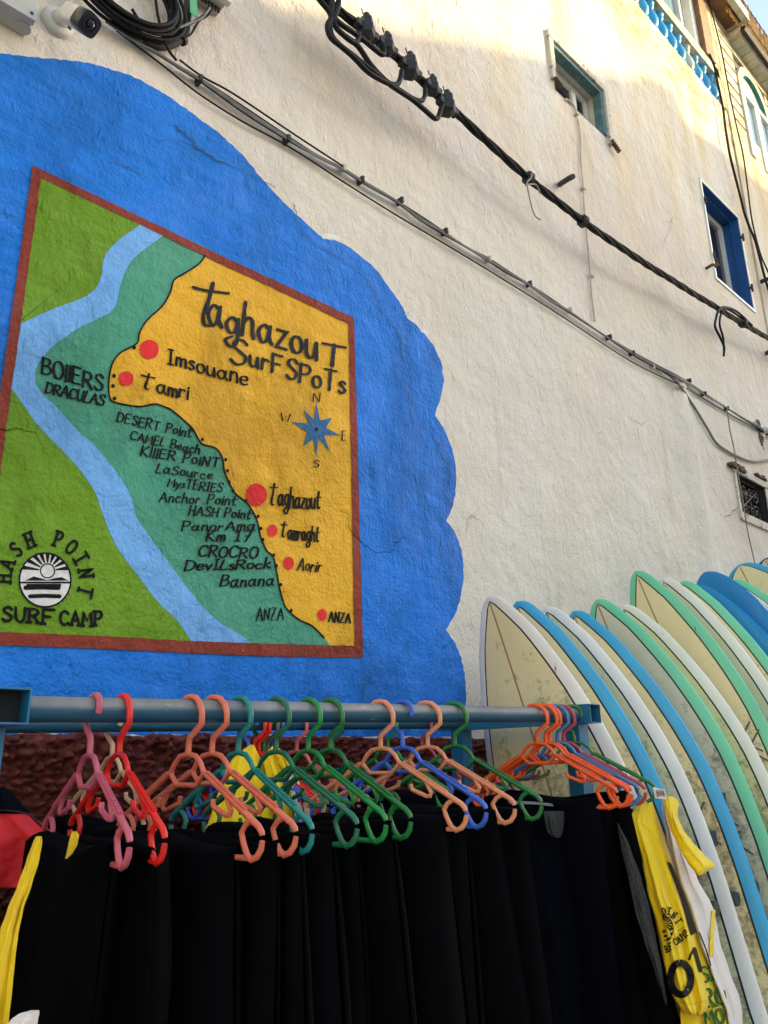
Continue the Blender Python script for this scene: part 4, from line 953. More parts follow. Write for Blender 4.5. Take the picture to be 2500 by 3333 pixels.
# cable coil
cc = thing('cable_coil', 'coil of slack black cable hung on the wall beside the security camera', 'cable coil', W(420, 20))
ctr = W(418, -30, .05)
for i in range(15):
    r = .155 + .006 * (i % 5) + random.uniform(-.014, .012); m_ = MB(); ph = random.uniform(0, 6)
    m_.tube([ctr + Vector((1.18 * r * cos(2 * pi * j / 40) + .008 * sin(2 * pi * j / 40 * 2 + ph) - .02, -.012 * (i % 4) + .012 * sin(2 * pi * j / 40 + ph), r * sin(2 * pi * j / 40) * (.9 + .02 * (i % 3)) + .010 * sin(ph * 3 + i))) for j in range(40)], .0065, 6, closed=True)
    m_.build('cable_turn', 'cable_black', cc, smooth=True)
for lab, pts, r, off, mt in (('black cable drooping from the coil to the terminal box', [(430, 30), (460, 70), (520, 90), (560, 96), (600, 85), (640, 66), (668, 45), (680, 25)], .0055, .06, 'cable_black'),
                         ('second thin cable drooping from the coil to the terminal box', [(440, 60), (480, 80), (530, 97), (575, 92), (620, 75), (655, 60), (672, 42), (684, 25)], .0045, .07, 'cable_grey'),
                         ('thin black cable hooked under the pipe elbow by the terminal box', [(550, 95), (575, 110), (600, 120), (622, 110), (640, 80), (655, 62), (676, 50), (690, 30)], .0045, .05, 'cable_black'),
                         ('single black wire falling from the coil to the cable bundle', [(505, -20), (512, 40), (522, 85), (535, 130), (550, 165), (575, 197)], .005, .06, 'cable_black'),
                         ('black cable curving low from the coil to the pipe elbow', [(440, 90), (470, 118), (510, 135), (550, 140), (585, 128)], .007, .04, 'cable_black')):
    m_ = MB(); m_.tube(wpath(pts, off, 6), r, 6); tag(m_.build('drop_cable', mt, smooth=True), lab, 'cable')
m_ = MB(); m_.tube(wpath([(612, -40), (612, 20), (608, 70), (602, 105), (585, 130), (550, 147), (510, 150), (470, 135)], .03, 6), .015, 8); m_.lathe(W(594, 130, .03), [(.02, -.008), (.02, .008)], 8, Vector((.5, 0, .8)))
tag(m_.build('conduit_pipe', 'connector_dark', smooth=True), 'dark flexible conduit bending away below the terminal box', 'pipe')
m_ = MB(); q = [W(618, -25, .075), W(640, -15, .07), W(645, 60, .06), W(620, 40, .07)]; m_.add(q + [p + Vector((0, .003, 0)) for p in q], [(0, 1, 2, 3), (7, 6, 5, 4), (0, 4, 5, 1), (1, 5, 6, 2), (2, 6, 7, 3), (3, 7, 4, 0)])
tag(m_.build('green_tag', 'green_tag'), 'bright green plastic tag on the conduit by the terminal box', 'tag')
# rusty lamp fitting at the right edge
lf = thing('wall_lamp', 'old white wall lamp on a rust stained patch under the cable bundle', 'lamp', W(2475, 1420))
m_ = MB(); q = W(2473, 1405, .0); m_.lathe(q, [(.05, 0), (.05, .02), (.03, .03), (.022, .07)], 14, Vector((0, -1, 0))); m_.build('base', 'plastic_white', lf, smooth=True)
m_ = MB(); m_.tube([q + Vector((.0, -.07, 0)), q + Vector((.06, -.10, .0)), q + Vector((.16, -.12, -.02))], [.02, .022, .03], 10); m_.build('arm', 'plastic_white', lf, smooth=True)
m_ = MB(); m_.lathe(q + Vector((.16, -.12, -.02)), [(.034, 0), (.05, .05), (.05, .08)], 14, Vector((1, -.2, -.2))); m_.build('shade', 'cam_dark', lf, smooth=True)
m_ = MB(); m_.tube([q + Vector((-.06 + .03 * cos(t), -.02, .03 + .045 * sin(t))) for t in [i * .5 for i in range(13)]], .008, 6); m_.build('wire_loop', 'cable_grey', lf, smooth=True)
m_ = MB(); pts = [(2464, 1405), (2480, 1400), (2487, 1425), (2484, 1450), (2490, 1468), (2484, 1462), (2476, 1445), (2470, 1430)]; p = rough_edge(densify(pts, 3), 4, 2, .2); m_.add([W(x, y, .012) for x, y in p], [tuple(range(len(p)))]); m_.build('rust_patch', 'rust', lf, fix=False)
# ================================================================== CLOTHES RACK
YF, YB = 1.38, 1.84                       # distance of the two rails from the viewer
def railz(x): return 1.5 + .092 + (x - .5) * .0235
def rp(x, yr): return Vector((x, (1.345 + .025 * (x - .5) if yr == YF else yr) - D, railz(x)))
XL, XRk = .443, 2.128
rack = thing('clothes_rack', 'blue steel clothes rack with two worn tube rails, loaded with hangers', 'clothes rack', (1.3, YF + .2 - D, 0))
for yr in (YF, YB):
    m_ = MB(); m_.tube([rp(XL + .0265 + (XRk - XL - .053) * i / 12, yr) for i in range(13)], .021, 20); m_.build('rail', 'rail_steel', rack, smooth=True)
def sqtube(mb, a, b, h, t=.003, up=Vector((0, 0, 1))):
    a = Vector(a); b = Vector(b); d = (b - a).normalized(); u = (up - d * up.dot(d)).normalized(); w = d.cross(u)
    R0 = [[a + u * sx * h + w * sy * h for sx, sy in ((-1, -1), (1, -1), (1, 1), (-1, 1))], [b + u * sx * h + w * sy * h for sx, sy in ((-1, -1), (1, -1), (1, 1), (-1, 1))]]
    g = h - t
    R1 = [[a + u * sx * g + w * sy * g for sx, sy in ((-1, -1), (1, -1), (1, 1), (-1, 1))], [b + u * sx * g + w * sy * g for sx, sy in ((-1, -1), (1, -1), (1, 1), (-1, 1))]]
    mb.grid(R0, True); mb.grid([r[::-1] for r in R1], True)
    for k in (0, 1):
        mb.add(R0[k] + R1[k], [(i, (i + 1) % 4, 4 + (i + 1) % 4, 4 + i) for i in range(4)])
for x in (XL, XRk):
    z = railz(x) + .002
    yf = 1.345 + .025 * (x - .5); m_ = MB(); sqtube(m_, (x, yf - .055 - D, z), (x, 1.945 - D, z), .0275); m_.build('crossbar', 'rack_blue', rack, fix=False)
    m_ = MB(); m_.box((x - .0243, yf - .02 - D, z - .0243), (x + .0243, yf - .012 - D, z + .0243)); m_.build('crossbar_shade_plug', 'hollow_shade', rack)  # near-black plug, shade of the open tube end put into its colour
    for yr in (1.402, 1.862):
        m_ = MB(); m_.box((x - .025, yr - .025 - D, .03), (x + .025, yr + .025 - D, z - .0285)); m_.build('post', 'rack_blue', rack)
    m_ = MB(); m_.box((x - .026, 1.20 - D, 0), (x + .026, 2.05 - D, .0295)); m_.build('foot', 'rack_blue', rack)
m_ = MB(); m_.box((XL + .03, 1.85 - D, .25), (XRk - .03, 1.88 - D, .29)); m_.build('brace', 'rack_blue', rack)

# ------------------------------------------------------------------ hangers
def hanger_mesh():
    mb = MB(); P3 = lambda l: [Vector((u, 0, v)) for u, v in l]; Yv = (0, 1, 0)
    mb.tube(P3([(-.025, -.006), (-.0295, .004), (-.0255, .016), (-.015, .0245), (.0, .0262), (.015, .0235), (.028, .012), (.0355, -.004), (.0365, -.024), (.002, -.048), (0, -.062), (0, -.078)]), .0058, 8, up=Yv)
    mb.tube(P3([(.0, -.0765), (.024, -.081), (.040, -.094), (.0505, -.110), (.030, -.1305), (-.030, -.1305), (-.0505, -.110), (-.040, -.094), (-.024, -.081)]), .0051, 8, closed=True, up=Yv)
    for s in (1, -1):
        mb.tube(P3([(s * u, v) for u, v in ((.047, -.107), (.12, -.1475), (.188, -.1850), (.203, -.193), (.211, -.2015), (.2125, -.2065))]), [.0052, .0058, .0058, .0056, .0054, .0046], 8, up=Yv)
        mb.tube(P3([(s * u, v) for u, v in ((.184, -.184), (.170, -.192), (.1605, -.204), (.1665, -.221), (.1765, -.2375), (.188, -.2445), (.2015, -.239), (.2105, -.2275), (.2135, -.2145))]), [.0050, .0050, .0050, .0051, .0054, .0055, .0055, .0053, .0046], 8, up=Yv)
        mb.tube(P3([(s * u, v) for u, v in ((.117, -.147), (.1305, -.171), (.1275, -.178), (.1185, -.1785), (.0825, -.1655), (.0795, -.1535))]), .0047, 7, up=Yv)
        d = Vector((.141, 0, -.0775)).normalized(); nrm = Vector((-d.z, 0, d.x)); n = 27
        for i in range(n):
            c = Vector((.058, 0, -.1135)) + d * (.0047 * i) + nrm * .0058; t = Vector((c.x * s, 0, c.z))
            mb.obox(t, Vector((d.x * s, 0, d.z)) * .0013, Vector((0, .0042, 0)), Vector((nrm.x * s, 0, nrm.z)) * .0016)
    mb.tube(P3([(.181, -.2425), (.05, -.243), (-.05, -.243), (-.181, -.2425)]), .0047, 7, up=Yv)
    me = bpy.data.meshes.new('hanger'); me.from_pydata(mb.v, [], mb.f)
    bm = bmesh.new(); bm.from_mesh(me); bmesh.ops.recalc_face_normals(bm, faces=bm.faces); bmesh.ops.triangulate(bm, faces=[f for f in bm.faces if len(f.verts) > 4]); bm.to_mesh(me); bm.free()
    for p in me.polygons: p.use_smooth = True
    me.set_sharp_from_angle(angle=radians(48)); me.materials.append(M['plastic_pink']); return me
HM = hanger_mesh()
HPOS = {}
def hanger(key, x, yr, ang, colr, label, rev=False, tilt=0):
    if yr == YF: x *= (1.345 + .025 * (x - .5)) / 1.38
    o = bpy.data.objects.new('clothes_hanger', HM); col.objects.link(o)
    o.location = rp(x, yr); o.rotation_euler = (radians(tilt), 0, radians(ang - 90 + (180 if rev else 0)))
    o.material_slots[0].link = 'OBJECT'; o.material_slots[0].material = M['plastic_' + colr]
    tag(o, label, 'hanger', 'plastic hangers on the front rail' if yr == YF else 'plastic hangers on the back rail')
    k_ = .95 if key in ('pink', 'red') else 1; o.scale = (k_, k_, k_)
    HPOS[key] = (rp(x, yr), ang, k_); return o
FRONT = [('pink', .612, -5, 'pink', 'dusty pink hanger with its hook tip over the front of the rail', True), ('red', .665, -4, 'red', 'bright red plastic hanger beside the dusty pink one', False),
 ('coral1', .802, 5.5, 'coral', 'coral hanger next to the bright red hanger', False), ('coral2', .853, 11, 'coral', 'coral hanger next to the teal hanger', False),
 ('teal', .912, 4, 'teal', 'teal plastic hanger between coral and dark green hangers', False), ('g1', 1.003, 8, 'pine', 'dull bluish green hanger beside the teal one', False),
 ('g2', 1.086, 5, 'green', 'bright green hanger between two darker green hangers', False), ('g3', 1.146, 7, 'forest', 'deep green hanger beside the bright green one', False),
 ('sal1', 1.296, 12, 'salmon', 'pale salmon hanger touching the blue hanger', False), ('blue', 1.367, 10, 'blue', 'royal blue hanger with its hook reversed over the front rail', True),
 ('sal2', 1.452, 16, 'salmon', 'pale salmon hanger between the blue and the green hanger', False), ('g4', 1.55, 17, 'forest', 'green hanger standing alone before the orange group', False),
 ('or1', 1.895, 12, 'orange', 'orange hanger, first of the tight orange group', False), ('or2', 1.937, 19, 'orange', 'orange hanger in the middle of the tight orange group', False),
 ('or3', 1.955, 19, 'orange', 'orange hanger next to the slate blue hanger', False), ('slate', 1.994, 20, 'slate', 'slate blue hanger between orange and crimson hangers', False),
 ('pr', 2.026, 21, 'crimson', 'crimson hanger tight beside the slate blue one', False), ('g5', 2.078, 38, 'forest', 'green hanger at the rail end, carrying the yellow jerseys', True)]
for k, x, a, c, l, rv in FRONT: hanger(k, x, YF, a, c, l, rv)
def bx(px, py): return PY(px, py, YB).x
BACK = [('beige', bx(366, 2441), 2, 'beige', 'beige hanger on the back rail behind the red one', True), ('bblue', bx(810, 2420), 14, 'blue', 'blue hanger on the back rail inside the yellow jersey', True),
 ('bred1', bx(828, 2420), 14, 'red', 'red hanger on the back rail next to the blue one', False), ('bred2', bx(843, 2422), 16, 'red', 'red hanger on the back rail next to a green one', False),
 ('bgreen', bx(860, 2422), 12, 'forest', 'green hanger on the back rail between red and olive hangers', True), ('bolive', bx(872, 2420), 10, 'olive', 'olive grey hanger on the back rail', False),
 ('bblue2', bx(888, 2422), 12, 'blue', 'blue hanger on the back rail beside the olive grey one', False), ('brose', bx(966, 2417), 12, 'rose', 'rose pink hanger alone on the back rail', False),
 ('bteal', bx(1083, 2415), 10, 'pine', 'bluish green hanger on the back rail behind the deep green one', False), ('bgreen2', bx(1262, 2413), 12, 'green', 'green hanger on the back rail behind the salmon one', False),
 ('bcrim', bx(1373, 2413), 16, 'crimson', 'crimson hanger on the back rail behind the blue one', False)]
for k, x, a, c, l, rv in BACK: hanger(k, x, YB, a, c, l, rv)

# ------------------------------------------------------------------ wetsuits folded over the hanger bars
def drape(name, key, tl, tr, length, label, u0=-.165, u1=.165, mat='wetsuit_black', seed=0, vtop=-.236, flare=.04, back=True, cat_='wetsuit', lump=.010):
    P0, ang, ks = HPOS[key]; vtop *= ks; a = radians(ang); d = Vector((sin(a), -cos(a), 0)); n = Vector((cos(a), sin(a), 0))
    prof = []                                # (side, w, v): down one face, over the bar and down the other
    K = 16
    for i in range(K + 1): prof.append((-1, 1 - i / K))
    for i in range(1, 6): prof.append((0, i / 6))
    for i in range(K + 1): prof.append((1, i / K))
    NU = 30; grid = []
    rnd = random.Random(seed); phs = [rnd.uniform(0, 6.28) for _ in range(6)]; fq = [rnd.uniform(6, 14), rnd.uniform(16, 34)]; du = rnd.uniform(-.03, .022); fl2 = rnd.uniform(.02, .13); lump *= rnd.uniform(.8, 1.7); tl *= rnd.uniform(.8, 1.25); tr *= rnd.uniform(.8, 1.25); tw = rnd.uniform(-.05, .05)
    for (sd_, t) in prof:
        row = []
        for j in range(NU + 1):
            uu = j / NU; 
            if sd_ == 0:
                an = pi * t; th = (tl + (tr - tl) * t)
                w = -cos(an) * (tl if an < pi / 2 else tr) * .55; v = vtop + .004 + sin(an) * .012; q = 0
            else:
                q = t; th = tl if sd_ < 0 else tr
                w = sd_ * th * (.55 + .45 * min(1, q * 6)) ; v = vtop + .004 - q * length
            fl_ = flare * q; u = u0 - fl_ + (u1 + du - u0 + fl_ + fl2 * q) * uu
            fold = (sin(u * fq[0] * 2 + phs[0] + q * 1.2) * .6 + sin(u * fq[1] * 1.6 + phs[1] - q * .8) * .4) * lump * min(1, .25 + q * 3)
            fold += noise.noise(Vector((u * 7, q * 3, seed * 3.3 + sd_))) * lump * 1.2
            rd = sqrt(max(0.0, 1 - (max(0, uu - .72) / .28) ** 2)); w *= .10 + .90 * rd
            w += fold * (1 if sd_ >= 0 else -1) * (.25 + .75 * rd) + tw * q * (uu - .3) + .012 * sin(q * 5 + phs[3] + uu * 2) * q
            v += noise.noise(Vector((u * 9, seed * 2.1, sd_ * .4))) * .011 + sin(u * 17 + phs[2]) * .005 * (1 - q)
            row.append(P0 + d * u + n * w + Vector((0, 0, v)))
        grid.append(row)
    m = MB(); m.grid(grid); o = m.build(name, mat, smooth='all', fix=False, origin=P0 + Vector((0, 0, vtop)))
    md = o.modifiers.new('thick', 'SOLIDIFY'); md.thickness = .005; md.offset = 0
    tag(o, label, cat_, 'wetsuits hanging on the rack'); return o
drape('wetsuit', 'pink', .050, .040, .95, 'black wetsuit folded over the dusty pink hanger', seed=1, lump=.016)
drape('wetsuit', 'red', .035, .075, .95, 'black wetsuit folded over the bright red hanger', seed=2, lump=.014)
drape('wetsuit', 'coral1', .075, .035, .95, 'black wetsuit folded over the coral hanger beside the red one', seed=3, mat='wetsuit_black')
drape('wetsuit', 'coral2', .03, .035, .95, 'black wetsuit folded over the coral hanger beside the teal one', seed=4)
drape('wetsuit', 'teal', .035, .048, .95, 'black wetsuit folded over the teal hanger', seed=5)
drape('wetsuit', 'g1', .05, .045, .95, 'black wetsuit folded over the dull bluish green hanger', seed=6)
drape('wetsuit', 'g2', .045, .035, .95, 'black wetsuit folded over the bright green hanger', seed=7)
drape('wetsuit', 'g3', .033, .07, .95, 'black wetsuit folded over the deep green hanger', seed=8)
drape('wetsuit', 'sal1', .08, .04, .95, 'black wetsuit folded over the salmon hanger beside the blue one', seed=9)
drape('wetsuit', 'blue', .04, .045, .95, 'black wetsuit folded over the royal blue hanger', seed=10)
drape('wetsuit', 'sal2', .045, .055, .95, 'black wetsuit folded over the salmon hanger beside the green one', seed=11)
drape('wetsuit', 'g4', .045, .06, .95, 'black wetsuit folded over the lone green hanger', seed=12)
drape('wetsuit', 'or1', .018, .02, .95, 'navy black wetsuit folded over the first orange hanger', u0=-.17, u1=.15, seed=13, mat='wetsuit_navy', lump=.006)
drape('wetsuit', 'or3', .03, .03, .95, 'black wetsuit folded over the orange hanger beside the slate one', seed=14)
drape('wetsuit', 'slate', .022, .04, .95, 'black wetsuit folded over the slate blue hanger', seed=15)
# back row
drape('wetsuit', 'beige', .10, .12, .95, 'black wetsuit folded over the beige back hanger', seed=21, u0=-.18, u1=.2, lump=.018)
drape('wetsuit', 'brose', .07, .08, .95, 'black wetsuit folded over the rose pink back hanger', seed=22, u0=-.18, u1=.19)
drape('wetsuit', 'bteal', .07, .10, .95, 'black wetsuit folded over the bluish green back hanger', seed=23, u0=-.18, u1=.19)
drape('wetsuit', 'bgreen2', .09, .08, .95, 'black wetsuit folded over the green back hanger', seed=24, u0=-.18, u1=.19, vtop=-.225)
drape('wetsuit', 'bcrim', .09, .16, .95, 'black wetsuit folded over the crimson back hanger', seed=25, u0=-.18, u1=.19, vtop=-.228)

# ------------------------------------------------------------------ jerseys and jackets, shaped from rows: (pixel height, left, right) at a real depth
class Garment:
    def __init__(s, rows, y0, bulge=.03, folds=(), thick=.03, ytop=None, vk=2):
        s.vk = vk; s.rows = rows; s.y0 = y0; s.b = bulge; s.folds = folds; s.t = thick; s.ytop = ytop if ytop is not None else y0
    def lr(s, y):
        r = s.rows
        if y <= r[0][0]: return r[0][1], r[0][2]
        for a, b in zip(r, r[1:]):
            if y <= b[0]:
                t = (y - a[0]) / (b[0] - a[0]); t = t * t * (3 - 2 * t) * .35 + t * .65
                return a[1] + (b[1] - a[1]) * t, a[2] + (b[2] - a[2]) * t
        return r[-1][1], r[-1][2]
    def depth(s, x, y):
        l, r_ = s.lr(y); u = min(1, max(0, (x - l) / max(1, r_ - l)))
        v = (y - s.rows[0][0]) / (s.rows[-1][0] - s.rows[0][0])
        base = s.ytop + (s.y0 - s.ytop) * min(1, v * s.vk)
        f = 0
        for (uc, wd_, amp) in s.folds: f += amp * math.exp(-((u - uc) / wd_) ** 2) * min(1, .15 + v * 2.2)
        f += .006 * noise.noise(Vector((x * .016 - y * .006, y * .004, 2))) + .004 * noise.noise(Vector((u * 9, y * .009, s.rows[0][0]))) + .0022 * noise.noise(Vector((x * .05 + y * .03, y * .03, 7)))
        return base - s.b * sin(pi * u) ** .7 * min(1, .3 + v * 3) - f
    def P(s, x, y, off=0.0): return PY(x, y, s.depth(x, y) - off)
    def build(s, name, mat, parent=None, nu=34, nv=46, y0=None, y1=None, label=None, c='jersey', group=None, off=0):
        ya = y0 if y0 is not None else s.rows[0][0]; yb = y1 if y1 is not None else s.rows[-1][0]
        F_, B_ = [], []; nu = 48
        for i in range(nv + 1):
            y = ya + (yb - ya) * i / nv; l, r_ = s.lr(y); rf, rb = [], []
            for j in range(nu + 1):
                x = l + (r_ - l) * j / nu; rf.append(s.P(x, y, off)); e = sin(pi * j / nu) ** .5
                rb.append(PY(x, y, s.depth(x, y) + off + .002 + s.t * e + s.b * .6 * e))
            F_.append(rf); B_.append(rb)
        m = MB(); rows_ = [f + b[::-1][1:-1] for f, b in zip(F_, B_)]
        m.grid(rows_, True); n = len(rows_[0]); m.add(rows_[0], [tuple(range(n))]); m.add(rows_[-1], [tuple(range(n))])
        o = m.build(name, mat, parent, smooth='all', weld=True)
        if label: tag(o, label, c, group)
        return o
# yellow number jersey
yj = thing('surf_jersey', 'yellow surf jersey with camp logo and number 01, hung by its neck', 'jersey', PY(2170, 3300, 1.25), 'jerseys hanging on the rack')
G1 = Garment([(2594, 2088, 2108), (2615, 2078, 2118), (2640, 2060, 2130), (2670, 2044, 2143), (2720, 2058, 2160), (2800, 2082, 2186), (2900, 2106, 2216), (3000, 2134, 2250), (3080, 2150, 2266), (3160, 2166, 2284), (3230, 2184, 2300), (3262, 2200, 2308), (3290, 2222, 2300), (3304, 2244, 2284)], 1.10, .03, ((.30, .07, .012), (.62, .08, -.012), (.82, .07, .010), (.48, .05, .006)), .03, 1.25, 1)
G1.build('body', 'jersey_yellow', yj)
def decal(parent, G, mat, name, fn, off=.004):
    m = MB(); fn(m, lambda x, y: G.P(x, y, off)); return m.build(name, mat, parent, fix=False)
s7 = 1.0 / (1659 / 700.0)
def c7(x, y): return (1800 + x * s7, 2500 + y * s7)       # coordinates read off an enlargement of the jerseys
def p_num(m, f):
    pts = [c7(985 + 78 * sin(a) + 28 * cos(a) * -.35, 1625 - 122 * cos(a) - 10 * sin(a)) for a in [2 * pi * i / 30 for i in range(31)]]
    ribbon(m, densify(pts, 4, False), 23, f, 1, .05)
def p_one(m, f):
    ribbon(m, densify([c7(1092, 1395), c7(1115, 1475), c7(1140, 1560)], 4, False), 13, f, 1, .05); ribbon(m, [c7(1085, 1400), c7(1062, 1440), c7(1050, 1475)], 8, f, 1)
decal(yj, G1, 'print_black', 'number_print', p_num, .007); decal(yj, G1, 'print_black', 'number_print', p_one, .007)
def p_logo(m, f):
    for ch, (x, y), an in (('O', (855, 1105), -18), ('I', (897, 1103), 12), ('N', (935, 1135), 30), ('T', (968, 1180), 55)):
        a = radians(an)
        for st in strokes(ch, True):
            q = [c7(x + (u - gw(ch) / 2) * 42 * cos(a) + (v - .5) * 52 * sin(a), y + (u - gw(ch) / 2) * 42 * sin(a) - (v - .5) * 52 * cos(a)) for u, v in (densify(st, .2, False) if len(st) < 5 else st)]
            ribbon(m, q, 4.2, f, 1)
    for ch, (x, y), an in (('R', (876, 1395), -20), ('F', (905, 1375), -22), ('C', (945, 1340), -26), ('A', (972, 1320), -30), ('M', (1000, 1295), -34), ('P', (1026, 1270), -38)):
        a = radians(an)
        for st in strokes(ch, True):
            q = [c7(x + (u - gw(ch) / 2) * 36 * cos(a) + (v - .5) * 50 * sin(a), y + (u - gw(ch) / 2) * 36 * sin(a) - (v - .5) * 50 * cos(a)) for u, v in (densify(st, .2, False) if len(st) < 5 else st)]
            ribbon(m, q, 4.0, f, 1)
    ribbon(m, [c7(852 + 76 * cos(a), 1238 + 92 * sin(a)) for a in [(-1.6 + 3.1 * i / 20) for i in range(21)]], 3, f, 1)
    for i in range(7):
        a = radians(-88 + i * 19); p0 = c7(850 + 28 * cos(a), 1205 + 30 * sin(a)); p1 = c7(850 + 70 * cos(a), 1215 + 84 * sin(a)); nx_, ny_ = -sin(a), cos(a)
        m.add([f(p0[0] - nx_ * 1.2, p0[1] - ny_ * 1.2), f(p1[0] - nx_ * 4, p1[1] - ny_ * 4), f(p1[0] + nx_ * 4, p1[1] + ny_ * 4), f(p0[0] + nx_ * 1.2, p0[1] + ny_ * 1.2)], [(0, 1, 2, 3)])
    for (x0_, y0_, x1_, y1_, w) in ((850, 1262, 918, 1238, 7), (862, 1296, 915, 1276, 8), (880, 1322, 905, 1312, 6)): ribbon(m, [c7(x0_, y0_), c7(x1_, y1_)], w, f, 1)
    ribbon(m, [c7(962, 1255), c7(1010, 1228)], 1.6, f, 1, 0)
decal(yj, G1, 'print_black', 'logo_print', p_logo, .006)
def p_seam(m, f): 
    ribbon(m, cat([c7(640, 480), c7(690, 540), c7(700, 640), c7(690, 760)], 6), 1.6, f, 1); ribbon(m, cat([c7(690, 430), c7(760, 500), c7(830, 600)], 6), 1.6, f, 1); ribbon(m, cat([c7(960, 1800), c7(1060, 1820), c7(1190, 1790)], 6), 1.8, f, 1)
decal(yj, G1, 'seam_yellow', 'seam', p_seam, .003)
# second yellow jersey, black band and green lettering, behind the first
yk = thing('surf_jersey', 'yellow surf jersey with black side band and green lettering, behind the numbered one', 'jersey', PY(2280, 3360, 1.27), 'jerseys hanging on the rack')
G2 = Garment([(2600, 2096, 2120), (2640, 2104, 2134), (2700, 2120, 2152), (2800, 2140, 2184), (2900, 2160, 2218), (3000, 2180, 2256), (3100, 2200, 2290), (3200, 2210, 2322), (3300, 2215, 2362), (3420, 2220, 2395)], 1.115, .010, ((.7, .1, .006),), .012, 1.275, 1.05)
G2.build('body', 'jersey_yellow', yk)
def p_band(m, f):
    A = [c7(880, 720), c7(985, 1000), c7(1065, 1290)]; B = [c7(912, 735), c7(1040, 1030), c7(1112, 1265)]
    a = densify(A, 6, False); n_ = len(a); b = [(B[0][0] + (B[2][0] - B[0][0]) * i / (n_ - 1) + (4 * sin(pi * i / (n_ - 1)) if 1 else 0), B[0][1] + (B[2][1] - B[0][1]) * i / (n_ - 1)) for i in range(n_)]
    m.add([f(*p) for p in a] + [f(*p) for p in b], [(i, i + 1, n_ + i + 1, n_ + i) for i in range(n_ - 1)])
    ribbon(m, densify([c7(1128, 1270), c7(1180, 1400), c7(1215, 1520)], 6, False), 5, f, 1)
decal(yj, G1, 'print_black', 'side_band', p_band, .007)
def p_grn(m, f):
    for t, x, y, h, w in (('SH', 1150, 1650, 110, 7), ('RO', 1190, 1840, 130, 8), ('MO', 1180, 1985, 110, 8)):
        text(m, t, c7(x, y), c7(x + 150, y - 20), h * s7, w, f, .2, up=(-.2, -1), serif=True)
decal(yk, G2, 'print_green', 'green_print', p_grn, .007)
# white jersey with yellow shoulder, hung on the end of the green hanger
wj = thing('surf_jersey', 'white surf jersey with a yellow shoulder and short sleeve, tied at the rail end', 'jersey', PY(2330, 3360, 1.2), 'jerseys hanging on the rack')
G3 = Garment([(2592, 2158, 2172), (2620, 2154, 2186), (2660, 2155, 2196), (2700, 2166, 2212), (2780, 2176, 2236), (2860, 2190, 2270), (2940, 2212, 2314), (2965, 2220, 2326), (3060, 2250, 2342), (3160, 2290, 2374), (3250, 2325, 2408), (3290, 2345, 2416), (3420, 2375, 2420)], 1.14, .03, ((.18, .06, -.014), (.35, .08, .010), (.75, .1, .010)), .02, 1.29, 1.05)
G3.build('body', 'jersey_white', wj)
G4 = Garment([(2592, 2160, 2190), (2604, 2160, 2206), (2618, 2162, 2212), (2634, 2166, 2206), (2660, 2172, 2206), (2700, 2182, 2224), (2740, 2200, 2254), (2780, 2222, 2290), (2812, 2240, 2325), (2822, 2248, 2328), (2838, 2262, 2300), (2850, 2272, 2282)], 1.115, .02, ((.6, .15, .008),), .03, 1.225, 1)
G4.build('sleeve', 'jersey_yellow', wj)
def p_ys(m, f): ribbon(m, cat([c7(1240, 1105), c7(1232, 1200), c7(1225, 1320), c7(1222, 1440)], 6), 12, f, 1)
decal(wj, G3, 'jersey_yellow', 'stripe', p_ys, .005)
def p_s2(m, f): ribbon(m, cat([c7(868, 270), c7(905, 390), c7(960, 480)], 6), 1.8, f, 1)
decal(wj, G4, 'seam_yellow', 'seam', p_s2)
tgp = [PY(x, y, 1.185) for x, y in ((2127, 2562), (2165, 2571), (2170, 2601), (2134, 2598))]
m_ = MB(); m_.add(tgp + [p + Vector((0, .003, 0)) for p in tgp], [(0, 1, 2, 3), (7, 6, 5, 4), (0, 4, 5, 1), (1, 5, 6, 2), (2, 6, 7, 3), (3, 7, 4, 0)])
tg = tag(m_.build('cloth_label', 'label_white'), 'small white printed neck label tied over the green hanger end', 'label')
m_ = MB(); fz = lambda x, y: PY(x, y, 1.183)
ribbon(m_, [(2150 + 8 * cos(a), 2581 + 8 * sin(a)) for a in [i * .45 for i in range(15)]], 2, fz, 1)
for a in range(6): ribbon(m_, [(2150, 2581), (2150 + 7 * cos(a * 1.05), 2581 + 7 * sin(a * 1.05))], 1.6, fz, 1)
text(m_, 'CAMP', (2136, 2572), (2138, 2594), 5, 1.6, fz, .2, up=(1, 0)); text(m_, 'POINT', (2164, 2592), (2162, 2574), 5, 1.5, fz, .2, up=(-1, 0))
m_.build('print', 'print_brown', tg, fix=False)
# grey fleece lining panels turned out of the end wetsuits
G5 = Garment([(2680, 2008, 2014), (2760, 2022, 2052), (2860, 2046, 2088), (2960, 2066, 2116), (3060, 2096, 2136), (3160, 2130, 2156), (3270, 2164, 2172)], 1.10, .006, ((.5, .2, .004),), .012, 1.215, 1)
lw = thing('wetsuit', 'black wetsuit with a grey fleece lining showing, beside the numbered yellow jersey', 'wetsuit', PY(2080, 3300, 1.25), 'wetsuits hanging on the rack')
G5.build('lining', 'wetsuit_lining', lw)
G6 = Garment([(2632, 1985, 2060), (2680, 1985, 2066), (2760, 1990, 2080), (2860, 1998, 2106), (2960, 2006, 2136), (3060, 2014, 2160), (3160, 2022, 2176), (3260, 2030, 2196), (3420, 2040, 2250)], 1.25, .02, ((.5, .1, .01), (.8, .08, -.008)), .05, 1.27)
G6.build('body', 'wetsuit_black', lw)
G7 = Garment([(2640, 1768, 1836), (2660, 1771, 1837), (2690, 1776, 1835), (2712, 1784, 1830), (2726, 1802, 1824)], 1.285, .006, ((.4, .15, .004),), .01)
m_ = MB(); 
